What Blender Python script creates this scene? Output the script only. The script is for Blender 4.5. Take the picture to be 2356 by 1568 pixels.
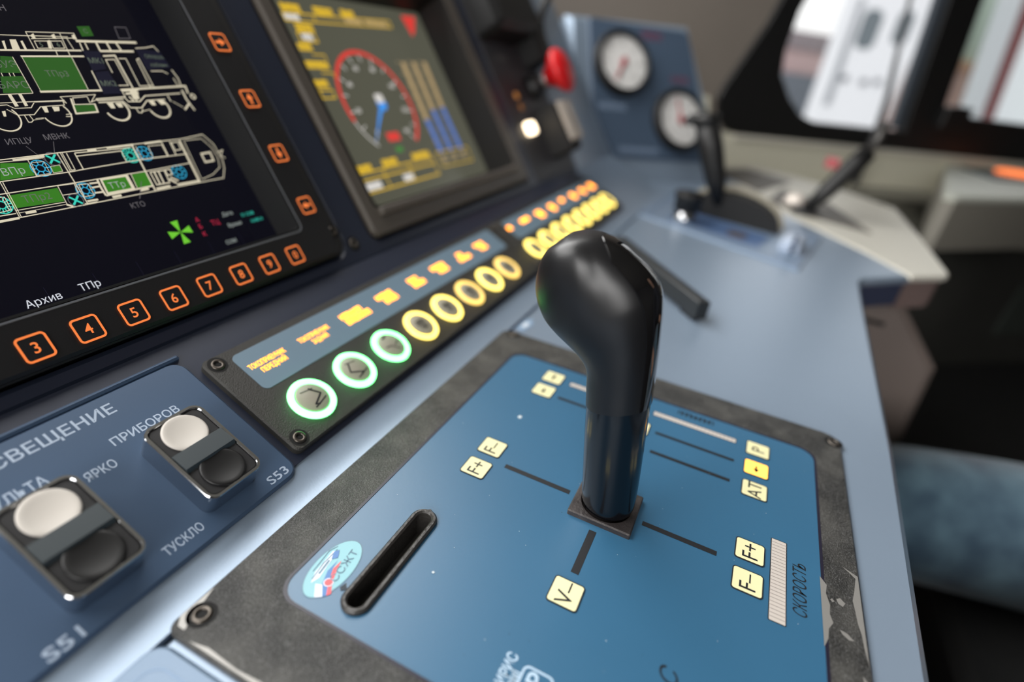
import bpy, math, random, json
from math import pi, sin, cos, radians
from mathutils import Matrix, Vector
from mathutils.geometry import tessellate_polygon

for o in list(bpy.data.objects): bpy.data.objects.remove(o, do_unlink=True)
C = bpy.context.scene.collection
S = 0.2          # one working unit = 0.2 m

# ---------------------------------------------------------------- camera
cam = bpy.data.cameras.new('camera'); co = bpy.data.objects.new('camera', cam); C.objects.link(co)
CAMR = ((0.418624, -0.3957305, 0.8174052), (-0.9005091, -0.2974624, 0.3171741), (0.1176319, -0.8688576, -0.4808839))
m = Matrix.Identity(4)
for i in range(3):
    m[0][i] = 0; m[1][i] = 0; m[2][i] = 0
for r in range(3):
    m[r][0] = CAMR[r][0]; m[r][1] = -CAMR[r][1]; m[r][2] = -CAMR[r][2]
m[2][3] = 1.0 * S
co.matrix_world = m
cam.sensor_width = 36; cam.lens = 1249.66 / 2356 * 36
cam.clip_start = 0.01; cam.clip_end = 200
cam.dof.use_dof = True; cam.dof.focus_distance = 1.27 * S; cam.dof.aperture_fstop = 2.7
cam.dof.aperture_blades = 9
sc = bpy.context.scene; sc.camera = co

# ---------------------------------------------------------------- world, daylight, exposure
w = bpy.data.worlds.new('overcast_sky'); sc.world = w; w.use_nodes = True
nt = w.node_tree; bg = nt.nodes['Background']
tc = nt.nodes.new('ShaderNodeTexCoord'); sx = nt.nodes.new('ShaderNodeSeparateXYZ'); cr = nt.nodes.new('ShaderNodeValToRGB')
nt.links.new(tc.outputs['Generated'], sx.inputs[0]); nt.links.new(sx.outputs['Z'], cr.inputs[0])
cr.color_ramp.elements[0].position = 0.0; cr.color_ramp.elements[0].color = (0.72, 0.72, 0.71, 1)
cr.color_ramp.elements[1].position = 0.5; cr.color_ramp.elements[1].color = (0.93, 0.95, 0.97, 1)
nt.links.new(cr.outputs[0], bg.inputs[0]); bg.inputs[1].default_value = 1.6
sc.view_settings.view_transform = 'Standard'; sc.view_settings.look = 'None'
sc.view_settings.gamma = 1.0; sc.view_settings.use_curve_mapping = False
sc.view_settings.exposure = 0.0

def area(name, loc, target, sx_, sy_, power, col, portal=False):
    l = bpy.data.lights.new(name, 'AREA'); l.shape = 'RECTANGLE'; l.size = sx_ * S; l.size_y = sy_ * S
    l.energy = power; l.color = col
    if portal: l.cycles.is_portal = True
    o = bpy.data.objects.new(name, l); C.objects.link(o); o.location = Vector(loc) * S
    o.rotation_euler = (Vector(target) - Vector(loc)).to_track_quat('-Z', 'Y').to_euler()
    return o
# daylight entering through the windscreen, the left side window and the right side window
area('windscreen_daylight', (0.5, 4.3, 4.6), (0.5, -1.2, -0.2), 11, 4.2, 42, (1.0, 0.985, 0.96))
area('left_window_daylight', (-6.75, -1.3, 3.1), (9.0, -.6, 0.0), 4.6, 3.4, 19, (1.0, 0.98, 0.96))
area('right_window_daylight', (13.5, -.6, 8.5), (4.0, -.3, 0.0), 8, 4, 150, (1.0, 0.985, 0.96))

# ---------------------------------------------------------------- helpers
def lin(c):
    return tuple(((v / 255) / 12.92 if v / 255 <= 0.04045 else ((v / 255 + 0.055) / 1.055) ** 2.4) for v in c)
MATS = {}
def mat(name, rgb, rough=0.5, metal=0.0, emit=None, strength=0.0, noise=0.0, nscale=30.0, bump=0.0, bscale=400.0, coat=0.0, rgb2=None, lo=0.4, hi=0.6, spec=None, sheen=0.0):
    if name in MATS: return MATS[name]
    mt = bpy.data.materials.new(name); mt.use_nodes = True; n = mt.node_tree; b = n.nodes['Principled BSDF']
    base = lin(rgb) + (1,)
    b.inputs['Base Color'].default_value = base; b.inputs['Roughness'].default_value = rough; b.inputs['Metallic'].default_value = metal
    if coat: b.inputs['Coat Weight'].default_value = coat; b.inputs['Coat Roughness'].default_value = 0.05
    if spec is not None: b.inputs['Specular IOR Level'].default_value = spec
    if sheen: b.inputs['Sheen Weight'].default_value = sheen
    if emit is not None:
        b.inputs['Emission Color'].default_value = tuple(emit) + (1,); b.inputs['Emission Strength'].default_value = strength
    t = n.nodes.new('ShaderNodeTexCoord')
    if rgb2 is not None or noise:
        nz = n.nodes.new('ShaderNodeTexNoise'); nz.inputs['Scale'].default_value = nscale; nz.inputs['Detail'].default_value = 8
        n.links.new(t.outputs['Object'], nz.inputs['Vector'])
        rp = n.nodes.new('ShaderNodeValToRGB'); rp.color_ramp.elements[0].position = lo; rp.color_ramp.elements[1].position = hi
        c2 = lin(rgb2) + (1,) if rgb2 else tuple(min(1, v * (1 + noise)) for v in base[:3]) + (1,)
        c1 = base if rgb2 else tuple(v * (1 - noise) for v in base[:3]) + (1,)
        rp.color_ramp.elements[0].color = c1; rp.color_ramp.elements[1].color = c2
        n.links.new(nz.outputs['Fac'], rp.inputs[0]); n.links.new(rp.outputs[0], b.inputs['Base Color'])
    if bump:
        nz2 = n.nodes.new('ShaderNodeTexNoise'); nz2.inputs['Scale'].default_value = bscale; nz2.inputs['Detail'].default_value = 4
        n.links.new(t.outputs['Object'], nz2.inputs['Vector'])
        bm_ = n.nodes.new('ShaderNodeBump'); bm_.inputs['Strength'].default_value = bump; bm_.inputs['Distance'].default_value = 0.0006
        n.links.new(nz2.outputs['Fac'], bm_.inputs['Height']); n.links.new(bm_.outputs[0], b.inputs['Normal'])
    MATS[name] = mt
    return mt
def glow(name, rgb, strength, under=(20, 20, 20)):
    return mat(name, under, 0.35, emit=rgb, strength=strength)
def pane_glass(name, tint=(1, 1, 1), gl=0.12):
    mt = bpy.data.materials.new(name); mt.use_nodes = True; n = mt.node_tree; n.nodes.clear()
    out = n.nodes.new('ShaderNodeOutputMaterial'); mx = n.nodes.new('ShaderNodeMixShader'); tr = n.nodes.new('ShaderNodeBsdfTransparent'); g = n.nodes.new('ShaderNodeBsdfGlossy')
    lw = n.nodes.new('ShaderNodeLayerWeight'); pw = n.nodes.new('ShaderNodeMath'); pw.operation = 'POWER'; pw.inputs[1].default_value = 5; n.links.new(lw.outputs['Facing'], pw.inputs[0]); fr = n.nodes.new('ShaderNodeMath'); fr.operation = 'MULTIPLY_ADD'; fr.inputs[1].default_value = .9; fr.inputs[2].default_value = .03; n.links.new(pw.outputs[0], fr.inputs[0])
    tr.inputs[0].default_value = tint + (1,); g.inputs['Roughness'].default_value = 0.02
    n.links.new(fr.outputs[0], mx.inputs[0]); n.links.new(tr.outputs[0], mx.inputs[1]); n.links.new(g.outputs[0], mx.inputs[2]); n.links.new(mx.outputs[0], out.inputs[0])
    MATS[name] = mt
    return mt

class Frame:
    def __init__(s, o, x, y):
        x = Vector(x).normalized(); y = Vector(y).normalized(); z = x.cross(y)
        s.o = Vector(o); s.x = x; s.y = y; s.z = z
        s.m = Matrix(((x.x, y.x, z.x, 0), (x.y, y.y, z.y, 0), (x.z, y.z, z.z, 0), (0, 0, 0, 1)))
    def at(s, u, v, w=0): return s.o + s.x * u + s.y * v + s.z * w
    def matrix(s, org):
        mm = s.m.copy(); p = s.at(*org) * S
        mm[0][3], mm[1][3], mm[2][3] = p; return mm
TH = radians(24.8); PH = math.atan2(.823, .568)
F0 = Frame((0, 0, 0), (1, 0, 0), (0, 1, 0))
FS = Frame((0, .76, 0), (1, 0, 0), (0, cos(TH), sin(TH)))
FD = Frame((0, 1.23204, .21812), (1, 0, 0), (0, cos(PH), sin(PH)))
_gn = Vector((-.62077, -.63078, .46558)); _gu = Vector((.71274, -.70143, 0))
FG = Frame((5.5, .7, 0), _gu, _gn.cross(_gu))
FW = Frame((8.559, .4875, 0), (.62732, -.77877, 0), (0, 0, 1))

def rrect(u0, v0, u1, v1, r=0.0, n=6, rs=None):
    rs = rs or (r, r, r, r); P = []
    for (cx, cy, a0, rr) in ((u1, v1, 0, rs[0]), (u0, v1, 90, rs[1]), (u0, v0, 180, rs[2]), (u1, v0, 270, rs[3])):
        sx_ = 1 if a0 in (0, 270) else -1; sy_ = 1 if a0 in (0, 90) else -1
        if rr <= 0: P.append((cx, cy)); continue
        for k in range(n + 1):
            a = radians(a0 + 90 * k / n); P.append((cx - sx_ * rr + rr * cos(a), cy - sy_ * rr + rr * sin(a)))
    return P
def circ(u, v, r, n=32, a0=0): return [(u + r * cos(a0 + 2 * pi * k / n), v + r * sin(a0 + 2 * pi * k / n)) for k in range(n)]
def ellip(u, v, a, b, n=40): return [(u + a * cos(2 * pi * k / n), v + b * sin(2 * pi * k / n)) for k in range(n)]
def ccw(P):
    A = sum(P[i][0] * P[(i + 1) % len(P)][1] - P[(i + 1) % len(P)][0] * P[i][1] for i in range(len(P)))
    return list(P) if A > 0 else list(reversed(P))
def inset(P, d):
    n = len(P); out = []
    for i in range(n):
        a = Vector(P[i - 1]); b = Vector(P[i]); c = Vector(P[(i + 1) % n])
        e1 = (b - a); e2 = (c - b)
        if e1.length < 1e-9 or e2.length < 1e-9: out.append(tuple(b)); continue
        e1.normalize(); e2.normalize(); n1 = Vector((-e1.y, e1.x)); n2 = Vector((-e2.y, e2.x))
        k = 1 + n1.dot(n2); k = max(k, .3); out.append(tuple(b + (n1 + n2) * (d / k)))
    return out

TXT = {}
def text_tris(txt, bold=0.0, shear=0.0):
    key = (txt, bold, shear)
    if key in TXT: return TXT[key]
    cu = bpy.data.curves.new('lettering_source', 'FONT'); cu.body = txt; cu.size = 1; cu.offset = bold; cu.shear = shear; cu.resolution_u = 3
    cu.fill_mode = 'FRONT'
    ob = bpy.data.objects.new('lettering_source', cu)
    me = bpy.data.meshes.new_from_object(ob)
    vs = [(v.co.x, v.co.y) for v in me.vertices]; fs = [tuple(p.vertices) for p in me.polygons]
    bpy.data.objects.remove(ob); bpy.data.curves.remove(cu); bpy.data.meshes.remove(me)
    x0 = min(v[0] for v in vs); x1 = max(v[0] for v in vs); 
    TXT[key] = (vs, fs, x0, x1); return TXT[key]

class MB:
    def __init__(s): s.v = []; s.f = []; s.mi = []; s.sm = []
    def add(s, vs, fs, mi=0, smooth=False):
        b = len(s.v); s.v += [tuple(v) for v in vs]
        for f in fs: s.f.append(tuple(i + b for i in f)); s.mi.append(mi); s.sm.append(smooth)
    def cap(s, loops, z, mi=0, up=True):
        tri = tessellate_polygon([[Vector((p[0], p[1], 0)) for p in L] for L in loops])
        vs = [(p[0], p[1], z) for L in loops for p in L]; fs = []
        for a, b, c in tri:
            A, B, D = vs[a], vs[b], vs[c]
            cr_ = (B[0] - A[0]) * (D[1] - A[1]) - (B[1] - A[1]) * (D[0] - A[0])
            if abs(cr_) < 1e-14: continue
            if (cr_ > 0) != up: b, c = c, b
            fs.append((a, b, c))
        s.add(vs, fs, mi)
    def wall(s, P, za, Q, zb, mi=0, smooth=False):   # P ccw lower loop, Q upper loop
        n = len(P); vs = [(p[0], p[1], za) for p in P] + [(q[0], q[1], zb) for q in Q]
        s.add(vs, [(i, (i + 1) % n, n + (i + 1) % n, n + i) for i in range(n)], mi, smooth)
    def prism(s, outer, z0, z1, ch=0.0, holes=(), mi=0, bottom=True, smooth=False, mtop=None):
        outer = ccw(outer); holes = [ccw(h) for h in holes]
        top = inset(outer, ch) if ch else outer
        hz = z1 - ch
        s.wall(outer, z0, outer, hz, mi, smooth)
        if ch: s.wall(outer, hz, top, z1, mi, smooth)
        ht = []
        for h in holes:
            hr = list(reversed(h)); tr = list(reversed(inset(h, -ch))) if ch else hr
            s.wall(hr, z0, hr, hz, mi, smooth)
            if ch: s.wall(hr, hz, tr, z1, mi, smooth)
            ht.append(tr)
        s.cap([top] + ht, z1, mi if mtop is None else mtop, True)
        if bottom: s.cap([outer] + holes, z0, mi, False)
        return s
    def flat(s, P, z, mi=0): s.cap([ccw(P)], z, mi, True); return s
    def line(s, pts, wd, z, mi=0):
        for a, b in zip(pts[:-1], pts[1:]):
            a = Vector(a[:2]); b = Vector(b[:2]); d = b - a
            if d.length < 1e-7: continue
            d.normalize(); nrm = Vector((-d.y, d.x)) * wd / 2; e = d * wd * .35
            q = [a - e + nrm, a - e - nrm, b + e - nrm, b + e + nrm]
            s.add([(p.x, p.y, z) for p in q], [(0, 1, 2, 3)], mi)
        return s
    def ring(s, u, v, r0, r1, z, mi=0, n=40, a0=0, a1=2 * pi):
        vs = []; full = abs(a1 - a0 - 2 * pi) < 1e-6
        for k in range(n + (0 if full else 1)):
            a = a0 + (a1 - a0) * k / n
            vs += [(u + r0 * cos(a), v + r0 * sin(a), z), (u + r1 * cos(a), v + r1 * sin(a), z)]
        m_ = len(vs) // 2
        s.add(vs, [(2 * i, 2 * i + 1, 2 * ((i + 1) % m_) + 1, 2 * ((i + 1) % m_)) for i in range(m_ if full else m_ - 1)], mi); return s
    def lathe(s, u, v, prof, mi=0, n=32, smooth=True, close=True):   # prof (r,z) bottom->top outward
        vs = []
        for r, z in prof:
            for k in range(n): a = 2 * pi * k / n; vs.append((u + r * cos(a), v + r * sin(a), z))
        fs = []
        for j in range(len(prof) - 1):
            for k in range(n): fs.append((j * n + k, j * n + (k + 1) % n, (j + 1) * n + (k + 1) % n, (j + 1) * n + k))
        if close:
            fs.append(tuple(reversed(range(n)))); L = (len(prof) - 1) * n; fs.append(tuple(range(L, L + n)))
        s.add(vs, fs, mi, smooth); return s
    def text(s, txt, u, v, h, z, mi=0, rot=0.0, bold=0.0, shear=0.0, width=None, align='c'):
        vs, fs, x0, x1 = text_tris(txt, bold, shear); k = h / .70
        kx = width / (x1 - x0) if width else k
        ox = (x0 + x1) / 2 if align == 'c' else (x0 if align == 'l' else x1)
        c_, s_ = cos(rot), sin(rot); out = []
        for x, y in vs:
            X = (x - ox) * kx; Y = (y - .35) * k; out.append((u + X * c_ - Y * s_, v + X * s_ + Y * c_, z))
        s.add(out, fs, mi); return s
    def glyphs(s, u, v, wd, h, z, seed=0, mi=0, n=None, t=None):
        r_ = random.Random(seed); n = n or max(2, round(wd / (h * .75))); cw = wd / n; t = t or h * .2
        for i in range(n):
            x = u - wd / 2 + i * cw; k = r_.randint(0, 3); a = x + cw * .12; b = x + cw * .82; y0 = v - h / 2; y1 = v + h / 2
            s.line([(a, y0), (a, y1)], t, z, mi)
            if k != 2: s.line([(b, y0), (b, y1)], t, z, mi)
            if k in (0, 3): s.line([(a, y1), (b, y1)], t, z, mi)
            if k in (1, 2): s.line([(a, (y0 + y1) / 2), (b, (y0 + y1) / 2)], t, z, mi)
            if k == 2: s.line([(a, y1), (b, y1)], t, z, mi); s.line([(a, y0), (b, y0)], t, z, mi)
        return s
    def box(s, a, b, mi=0):
        x0, y0, z0 = a; x1, y1, z1 = b
        s.add([(x0, y0, z0), (x1, y0, z0), (x1, y1, z0), (x0, y1, z0), (x0, y0, z1), (x1, y0, z1), (x1, y1, z1), (x0, y1, z1)],
              [(0, 3, 2, 1), (4, 5, 6, 7), (0, 1, 5, 4), (1, 2, 6, 5), (2, 3, 7, 6), (3, 0, 4, 7)], mi); return s
    def loft(s, rings, mi=0, smooth=True, closed=True, caps=True):
        n = len(rings[0]); vs = [p for r in rings for p in r]; fs = []
        for j in range(len(rings) - 1):
            for k in range(n if closed else n - 1): fs.append((j * n + k, j * n + (k + 1) % n, (j + 1) * n + (k + 1) % n, (j + 1) * n + k))
        if caps and closed: fs.append(tuple(reversed(range(n)))); fs.append(tuple(range((len(rings) - 1) * n, len(rings) * n)))
        s.add(vs, fs, mi, smooth); return s
    def tube(s, path, r, mi=0, n=12):
        P = [Vector(p) for p in path]; R_ = r if isinstance(r, (list, tuple)) else [r] * len(P); rings = []
        up = Vector((0, 0, 1)); 
        for i, p in enumerate(P):
            d = (P[min(i + 1, len(P) - 1)] - P[max(i - 1, 0)]).normalized()
            if abs(d.dot(up)) > .95: up = Vector((1, 0, 0))
            a = d.cross(up).normalized(); b = a.cross(d).normalized(); up = b
            rings.append([tuple(p + (a * cos(2 * pi * k / n) + b * sin(2 * pi * k / n)) * -R_[i]) if False else tuple(p + a * (cos(2 * pi * k / n) * R_[i]) + b * (-sin(2 * pi * k / n) * R_[i])) for k in range(n)])
        s.loft(rings, mi); return s
    def xf(s, fn): s.v = [tuple(fn(Vector(v))) for v in s.v]; return s
    def build(s, name, mats, parent=None, org=(0, 0, 0), matrix=None, label=None):
        me = bpy.data.meshes.new(name); o_ = Vector(org)
        me.from_pydata([tuple((Vector(v) - o_) * S) for v in s.v], [], s.f)
        for mm in (mats if isinstance(mats, (list, tuple)) else [mats]): me.materials.append(mm)
        me.polygons.foreach_set('material_index', s.mi); me.polygons.foreach_set('use_smooth', s.sm); me.update()
        ob = bpy.data.objects.new(name, me); C.objects.link(ob)
        if matrix is not None: ob.matrix_world = matrix
        if parent is not None: ob.parent = parent
        if label: ob['label'] = label
        return ob
def weld(ob, ang=40):
    import bmesh
    b = bmesh.new(); b.from_mesh(ob.data); bmesh.ops.remove_doubles(b, verts=b.verts, dist=1e-6); bmesh.ops.recalc_face_normals(b, faces=b.faces)
    for e in b.edges:
        if len(e.link_faces) == 2 and e.calc_face_angle(0) > radians(ang): e.smooth = False
    b.to_mesh(ob.data); b.free(); return ob

class Thing:
    def __init__(s, name, label, cat, frame=F0, org=(0, 0, 0), group=None):
        s.e = bpy.data.objects.new(name, None); C.objects.link(s.e); s.e.matrix_world = frame.matrix(org); s.org = org
        s.e.empty_display_size = .02; s.e['label'] = label; s.e['category'] = cat
        if group: s.e['group'] = group
    def part(s, name, mb, mats, parent=None, label=None):
        return mb.build(name, mats, parent or s.e, s.org, None, label)
def single(name, label, cat, mb, mats, frame=F0, org=(0, 0, 0), group=None, kind=None):
    o = mb.build(name, mats, None, org, frame.matrix(org))
    if label: o['label'] = label
    if cat: o['category'] = cat
    if group: o['group'] = group
    if kind: o['kind'] = kind
    return o

# ---------------------------------------------------------------- materials
M_desk = mat('desk_blue_paint', (134, 150, 168), .31, .3, noise=.03, nscale=4, bump=.08, bscale=900)
M_navy = mat('navy_painted_panel', (38, 44, 60), .38, .1)
M_switchblue = mat('switch_panel_blue', (70, 90, 116), .3, .1, bump=.03, bscale=700)
M_label = mat('blue_label_film', (110, 132, 148), .35)
M_film = mat('control_plate_blue_film', (48, 96, 128), .37, .0, spec=.75, noise=.03, nscale=9, bump=.05, bscale=600)
M_frame = mat('worn_black_frame_paint', (36, 36, 35), .46, rgb2=(74, 73, 70), nscale=60, lo=.40, hi=.78, bump=.8, bscale=1500)
def scuff(mt):
    n = mt.node_tree; b = n.nodes['Principled BSDF']; t = n.nodes.new('ShaderNodeTexCoord')
    src = b.inputs['Base Color'].links[0].from_socket
    f1 = n.nodes.new('ShaderNodeTexNoise'); f1.inputs['Scale'].default_value = 1300; f1.inputs['Detail'].default_value = 3
    f2 = n.nodes.new('ShaderNodeTexNoise'); f2.inputs['Scale'].default_value = 55; f2.inputs['Detail'].default_value = 5; f2.inputs['Distortion'].default_value = 2.5
    r1 = n.nodes.new('ShaderNodeValToRGB'); r1.color_ramp.elements[0].position = .5; r1.color_ramp.elements[1].position = .75
    r2 = n.nodes.new('ShaderNodeValToRGB'); r2.color_ramp.elements[0].position = .485; r2.color_ramp.elements[1].position = .5; e = r2.color_ramp.elements.new(.515); e.color = (0, 0, 0, 1)
    mx = n.nodes.new('ShaderNodeMix'); mx.data_type = 'RGBA'; mx.blend_type = 'ADD'; mx.inputs[0].default_value = .07
    m2 = n.nodes.new('ShaderNodeMix'); m2.data_type = 'RGBA'; m2.blend_type = 'ADD'; m2.inputs[0].default_value = .035
    for q in (f1, f2): n.links.new(t.outputs['Object'], q.inputs['Vector'])
    n.links.new(f1.outputs['Fac'], r1.inputs[0]); n.links.new(f2.outputs['Fac'], r2.inputs[0])
    n.links.new(src, mx.inputs[6]); n.links.new(r1.outputs[0], mx.inputs[7]); n.links.new(mx.outputs[2], m2.inputs[6]); n.links.new(r2.outputs[0], m2.inputs[7]); n.links.new(m2.outputs[2], b.inputs['Base Color'])
scuff(M_frame)
M_worn = mat('bare_worn_metal', (150, 148, 144), .45, .4)
M_black = mat('satin_black_plastic', (26, 26, 28), .42, bump=.2, bscale=1500)
M_bezel = mat('charcoal_bezel', (42, 41, 42), .45, bump=.2, bscale=1800)
M_bezel2 = mat('warm_grey_bezel', (82, 76, 70), .42, bump=.15, bscale=1500)
M_gap = mat('dark_gap', (8, 9, 12), .7)
M_panel = mat('button_panel_black', (48, 47, 44), .5, bump=.6, bscale=1600)
M_chrome = mat('chrome', (205, 207, 210), .12, 1.0)
M_steel = mat('brushed_steel', (150, 150, 150), .35, .9)
M_screw = mat('dark_screw_steel', (92, 86, 80), .35, .8)
M_hole = mat('black_recess', (5, 5, 5), .8)
M_white = mat('white_plastic', (202, 196, 188), .38)
M_print = mat('pale_print', (168, 184, 204), .5)
M_ink = mat('black_ink', (26, 28, 32), .5)
M_tile = mat('ivory_lamp_tile', (232, 226, 178), .4)
M_scale = mat('pale_scale_window', (196, 188, 180), .4)
M_cream = mat('cream_laminate', (196, 193, 182), .45)
M_wall = mat('grey_beige_wall_panel', (128, 120, 112), .6, noise=.04, nscale=3)
M_darkwall = mat('dark_grey_lower_panel', (84, 84, 80), .6, noise=.05, nscale=5)
M_rubber = mat('black_window_rubber', (14, 14, 15), .5)
M_dark = mat('dark_floor_cover', (40, 40, 40), .7, noise=.1, nscale=12)
M_leg = mat('brown_grey_pedestal', (124, 112, 106), .55)
M_red = mat('red_mushroom_plastic', (205, 24, 30), .35)
M_gauge = mat('gauge_dial_white', (225, 224, 222), .4)

# ---------------------------------------------------------------- cab shell
def struct(name, mb, m_, frame=F0):
    return single(name, None, None, mb, m_, frame, (0, 0, 0), kind='structure')
struct('floor', MB().box((-7, -10, -3.9), (17, 5.6, -3.7)), M_dark)
struct('ceiling', MB().box((-7, -10, 6.6), (17, 5.6, 6.8)), mat('pale_ceiling', (120, 116, 108), .7))
# side wall with two window openings (wall coordinates: s along, z up)
openA = [(.02, 1.6), (-.28, .95), (-.31, .74), (-.25, .56), (-.10, .40), (.14, .36), (7.6, .36), (7.6, 4.6), (1.14, 4.6)]
wb = MB().prism([(-3.6, -3.7), (10, -3.7), (10, 6.6), (-3.6, 6.6)], -.25, 0, 0, [openA])
struct('wall_right', wb, M_wall, FW)
struct('wall_front', MB().prism([(-7, -3.7), (6.4, -3.7), (6.4, 6.6), (-7, 6.6)], -.2, 0, 0, [rrect(-6, 1.9, 5.2, 5.8, .4)]), mat('front_wall_panel', (150, 144, 136), .6), Frame((0, 3.4, 0), (1, 0, 0), (0, 0, 1)))
struct('wall_left', MB().prism([(-3.5, -3.7), (10, -3.7), (10, 6.6), (-3.5, 6.6)], -.2, 0, 0, [rrect(-1.2, 1.2, 3.8, 4.8, .3)]), mat('left_wall_panel', (70, 67, 64), .7), Frame((-6.8, 0, 0), (0, -1, 0), (0, 0, 1)))
struct('wall_rear', MB().box((-7, -8.4, -3.7), (17, -8.2, 6.6)), mat('rear_wall_panel', (62, 60, 58), .7))
# lower dark cladding of the right wall
struct('trim_1', MB().prism([(-3.5, -3.7), (10, -3.7), (10, -1.45), (4.4, -1.10), (-3.5, -1.10)], 0.0, .08, .02), M_darkwall, FW)
struct('trim_2', MB().prism([(-2.0, -.46), (4.2, -.46), (4.2, -.32), (-2.0, -.32)], 0.0, .45, .03), mat('grey_ledge', (140, 138, 126), .6), FW)
struct('trim_3', MB().prism([(-1.2, -1.9), (10, -1.9), (10, .235), (.0, .235), (-.25, .26), (-.45, .42), (-.52, .66), (-.62, .66), (-1.2, .2)], 0.0, .03, .01), mat('grey_green_wall_panel', (222, 219, 200), .55), FW)
struct('trim_4', MB().prism([(.0, .17), (10, .17), (10, .235), (.0, .235)], 0.03, .07, .015), mat('pale_window_sill', (214, 210, 198), .5), FW)
# window frames and panes
def win():
    outer = [(.0, 1.55), (-.36, .82), (-.41, .66), (-.34, .44), (-.16, .28), (.06, .24), (7.8, .24), (7.8, 4.75), (1.05, 4.75)]
    paneA = [(.42, 1.75), (.40, 1.30), (.46, 1.02), (.70, .76), (.98, .56), (1.25, .49), (2.86, .50), (2.86, .54), (2.62, 2.4), (2.3, 4.5), (1.3, 4.5)]
    paneB = [(3.44, .80), (7.4, .80), (7.4, 4.5), (2.95, 4.5), (3.2, 2.5)]
    fr = struct('window_1', MB().prism(outer, -.12, .05, .02, [paneA, paneB]), M_rubber, FW)
    def pane(nm, P, z):
        o = MB().prism(P, z, z + .01, 0).build(nm, MATS['window_pane'], fr); return o
    pane('glass_pane', paneA, -.08); pane('glass_pane', paneB, -.08)
    # grey edge strip beside the pillar and small latch at its foot
    MB().prism([(2.66, .54), (2.82, .54), (2.50, 3.4), (2.34, 3.4)], -.06, .04, .01).build('sash_strip', mat('slate_sash', (62, 70, 80), .5), fr)
    MB().prism([(3.36, .62), (3.86, .60), (3.86, .92), (3.62, .93), (3.36, .90)], .05, .16, .02).build('window_latch', M_rubber, fr)
pane_glass('window_pane')
win()

# ---------------------------------------------------------------- outside
outM = mat('white_facade', (226, 227, 230), .8)
FO = Frame(FW.at(0, 0, -45), FW.x, FW.y)
struct('trim_9', MB().box((-60, -60, -13.2), (160, 60, -13)), mat('pale_yard_ground', (205, 205, 205), .9)).name = 'ground'
b = Thing('white_carriage', 'white carriage side with dark rounded windows, seen through the side window', 'carriage', FO, (50, -12, 0))
b.part('body', MB().prism(rrect(41.4, -12, 56.6, 16, .5), -1.6, 0, .2), outM)
for (x, y, a_, h_) in ((44.1, 6.1, 1.15, 1.7), (48.1, 6.7, .95, 1.5), (52.4, 7.2, .7, 1.1)):
    w1 = b.part('window', MB().prism(rrect(x - a_, y - h_, x + a_, y + h_, .8), 0, .12, .05), mat('grey_train_glass', (96, 106, 112), .3))
for (x, y) in ((43.3, 1.6), (45.9, 1.5), (47.6, 1.7)):
    b.part('door_handle', MB().prism(rrect(x - .45, y - .3, x + .45, y + .3, .2), 0, .2, .05), mat('grey_fitting', (120, 122, 128), .5))
b.part('doorway', MB().prism([(41.9, -1), (42.7, -1), (42.3, 8.5), (41.8, 8.5)], 0, .2, .05), mat('grey_door_edge', (150, 153, 158), .6))
b.part('doorway', MB().prism([(50.6, -3), (52.4, -3), (52.2, 4), (50.8, 4)], 0, .2, .05), mat('brown_grey_panel', (160, 140, 134), .6))
b = Thing('low_building', 'low pinkish building with a grey roof under bright sky, far left in the side window', 'building', FO, (34, -12, -20))
b.part('wall', MB().box((44, -12, -34), (62, 4.6, -20)), mat('pink_plaster', (205, 176, 176), .8))
b.part('roof', MB().prism([(43, 4.5), (63, 4.5), (61, 6.6), (45, 6.6)], -34, -19.5, .1), mat('mauve_roof', (150, 138, 142), .8))
b.part('plinth', MB().box((43.5, -12, -19.6), (62.5, 1.6, -19.2)), mat('slate_plinth', (120, 125, 135), .8))
b = Thing('platform_building', 'pale green and pink building behind the rear half of the side window', 'building', FO, (70, -12, -12))
b.part('wall', MB().box((61.5, -12, -16), (96, 22, -6.4)), mat('pale_green_plaster', (186, 200, 186), .8))
b.part('ground_floor', MB().box((61, -12, -6.5), (72, 4.2, -5.8)), mat('salmon_plaster', (214, 180, 168), .8))
b.part('cornice', MB().box((61, 4.2, -6.5), (74, 5.2, -5.4)), mat('tan_cornice', (200, 160, 132), .8))
b.part('window', MB().box((62.4, -1, -5.8), (64.6, 2.6, -5.6)), mat('mauve_window', (150, 118, 116), .6))
single('red_post', 'dark red post outside the rear half of the side window', 'post', MB().prism([(60.6, -12), (61.4, -12), (55.4, 20), (54.6, 20)], 4.2, 5.0, .1), mat('oxblood_paint', (96, 40, 40), .6), FO, (60.5, -12, 4.6))
b = single('rear_carriage', 'plain pale grey carriage beyond the dark red post', 'carriage', MB().prism([(62.4, -12), (92, -12), (92, 16), (57.4, 16)], 0, 3, .2), mat('pale_grey_coach', (206, 212, 214), .8), FO, (78, -12, 1.5))

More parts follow.
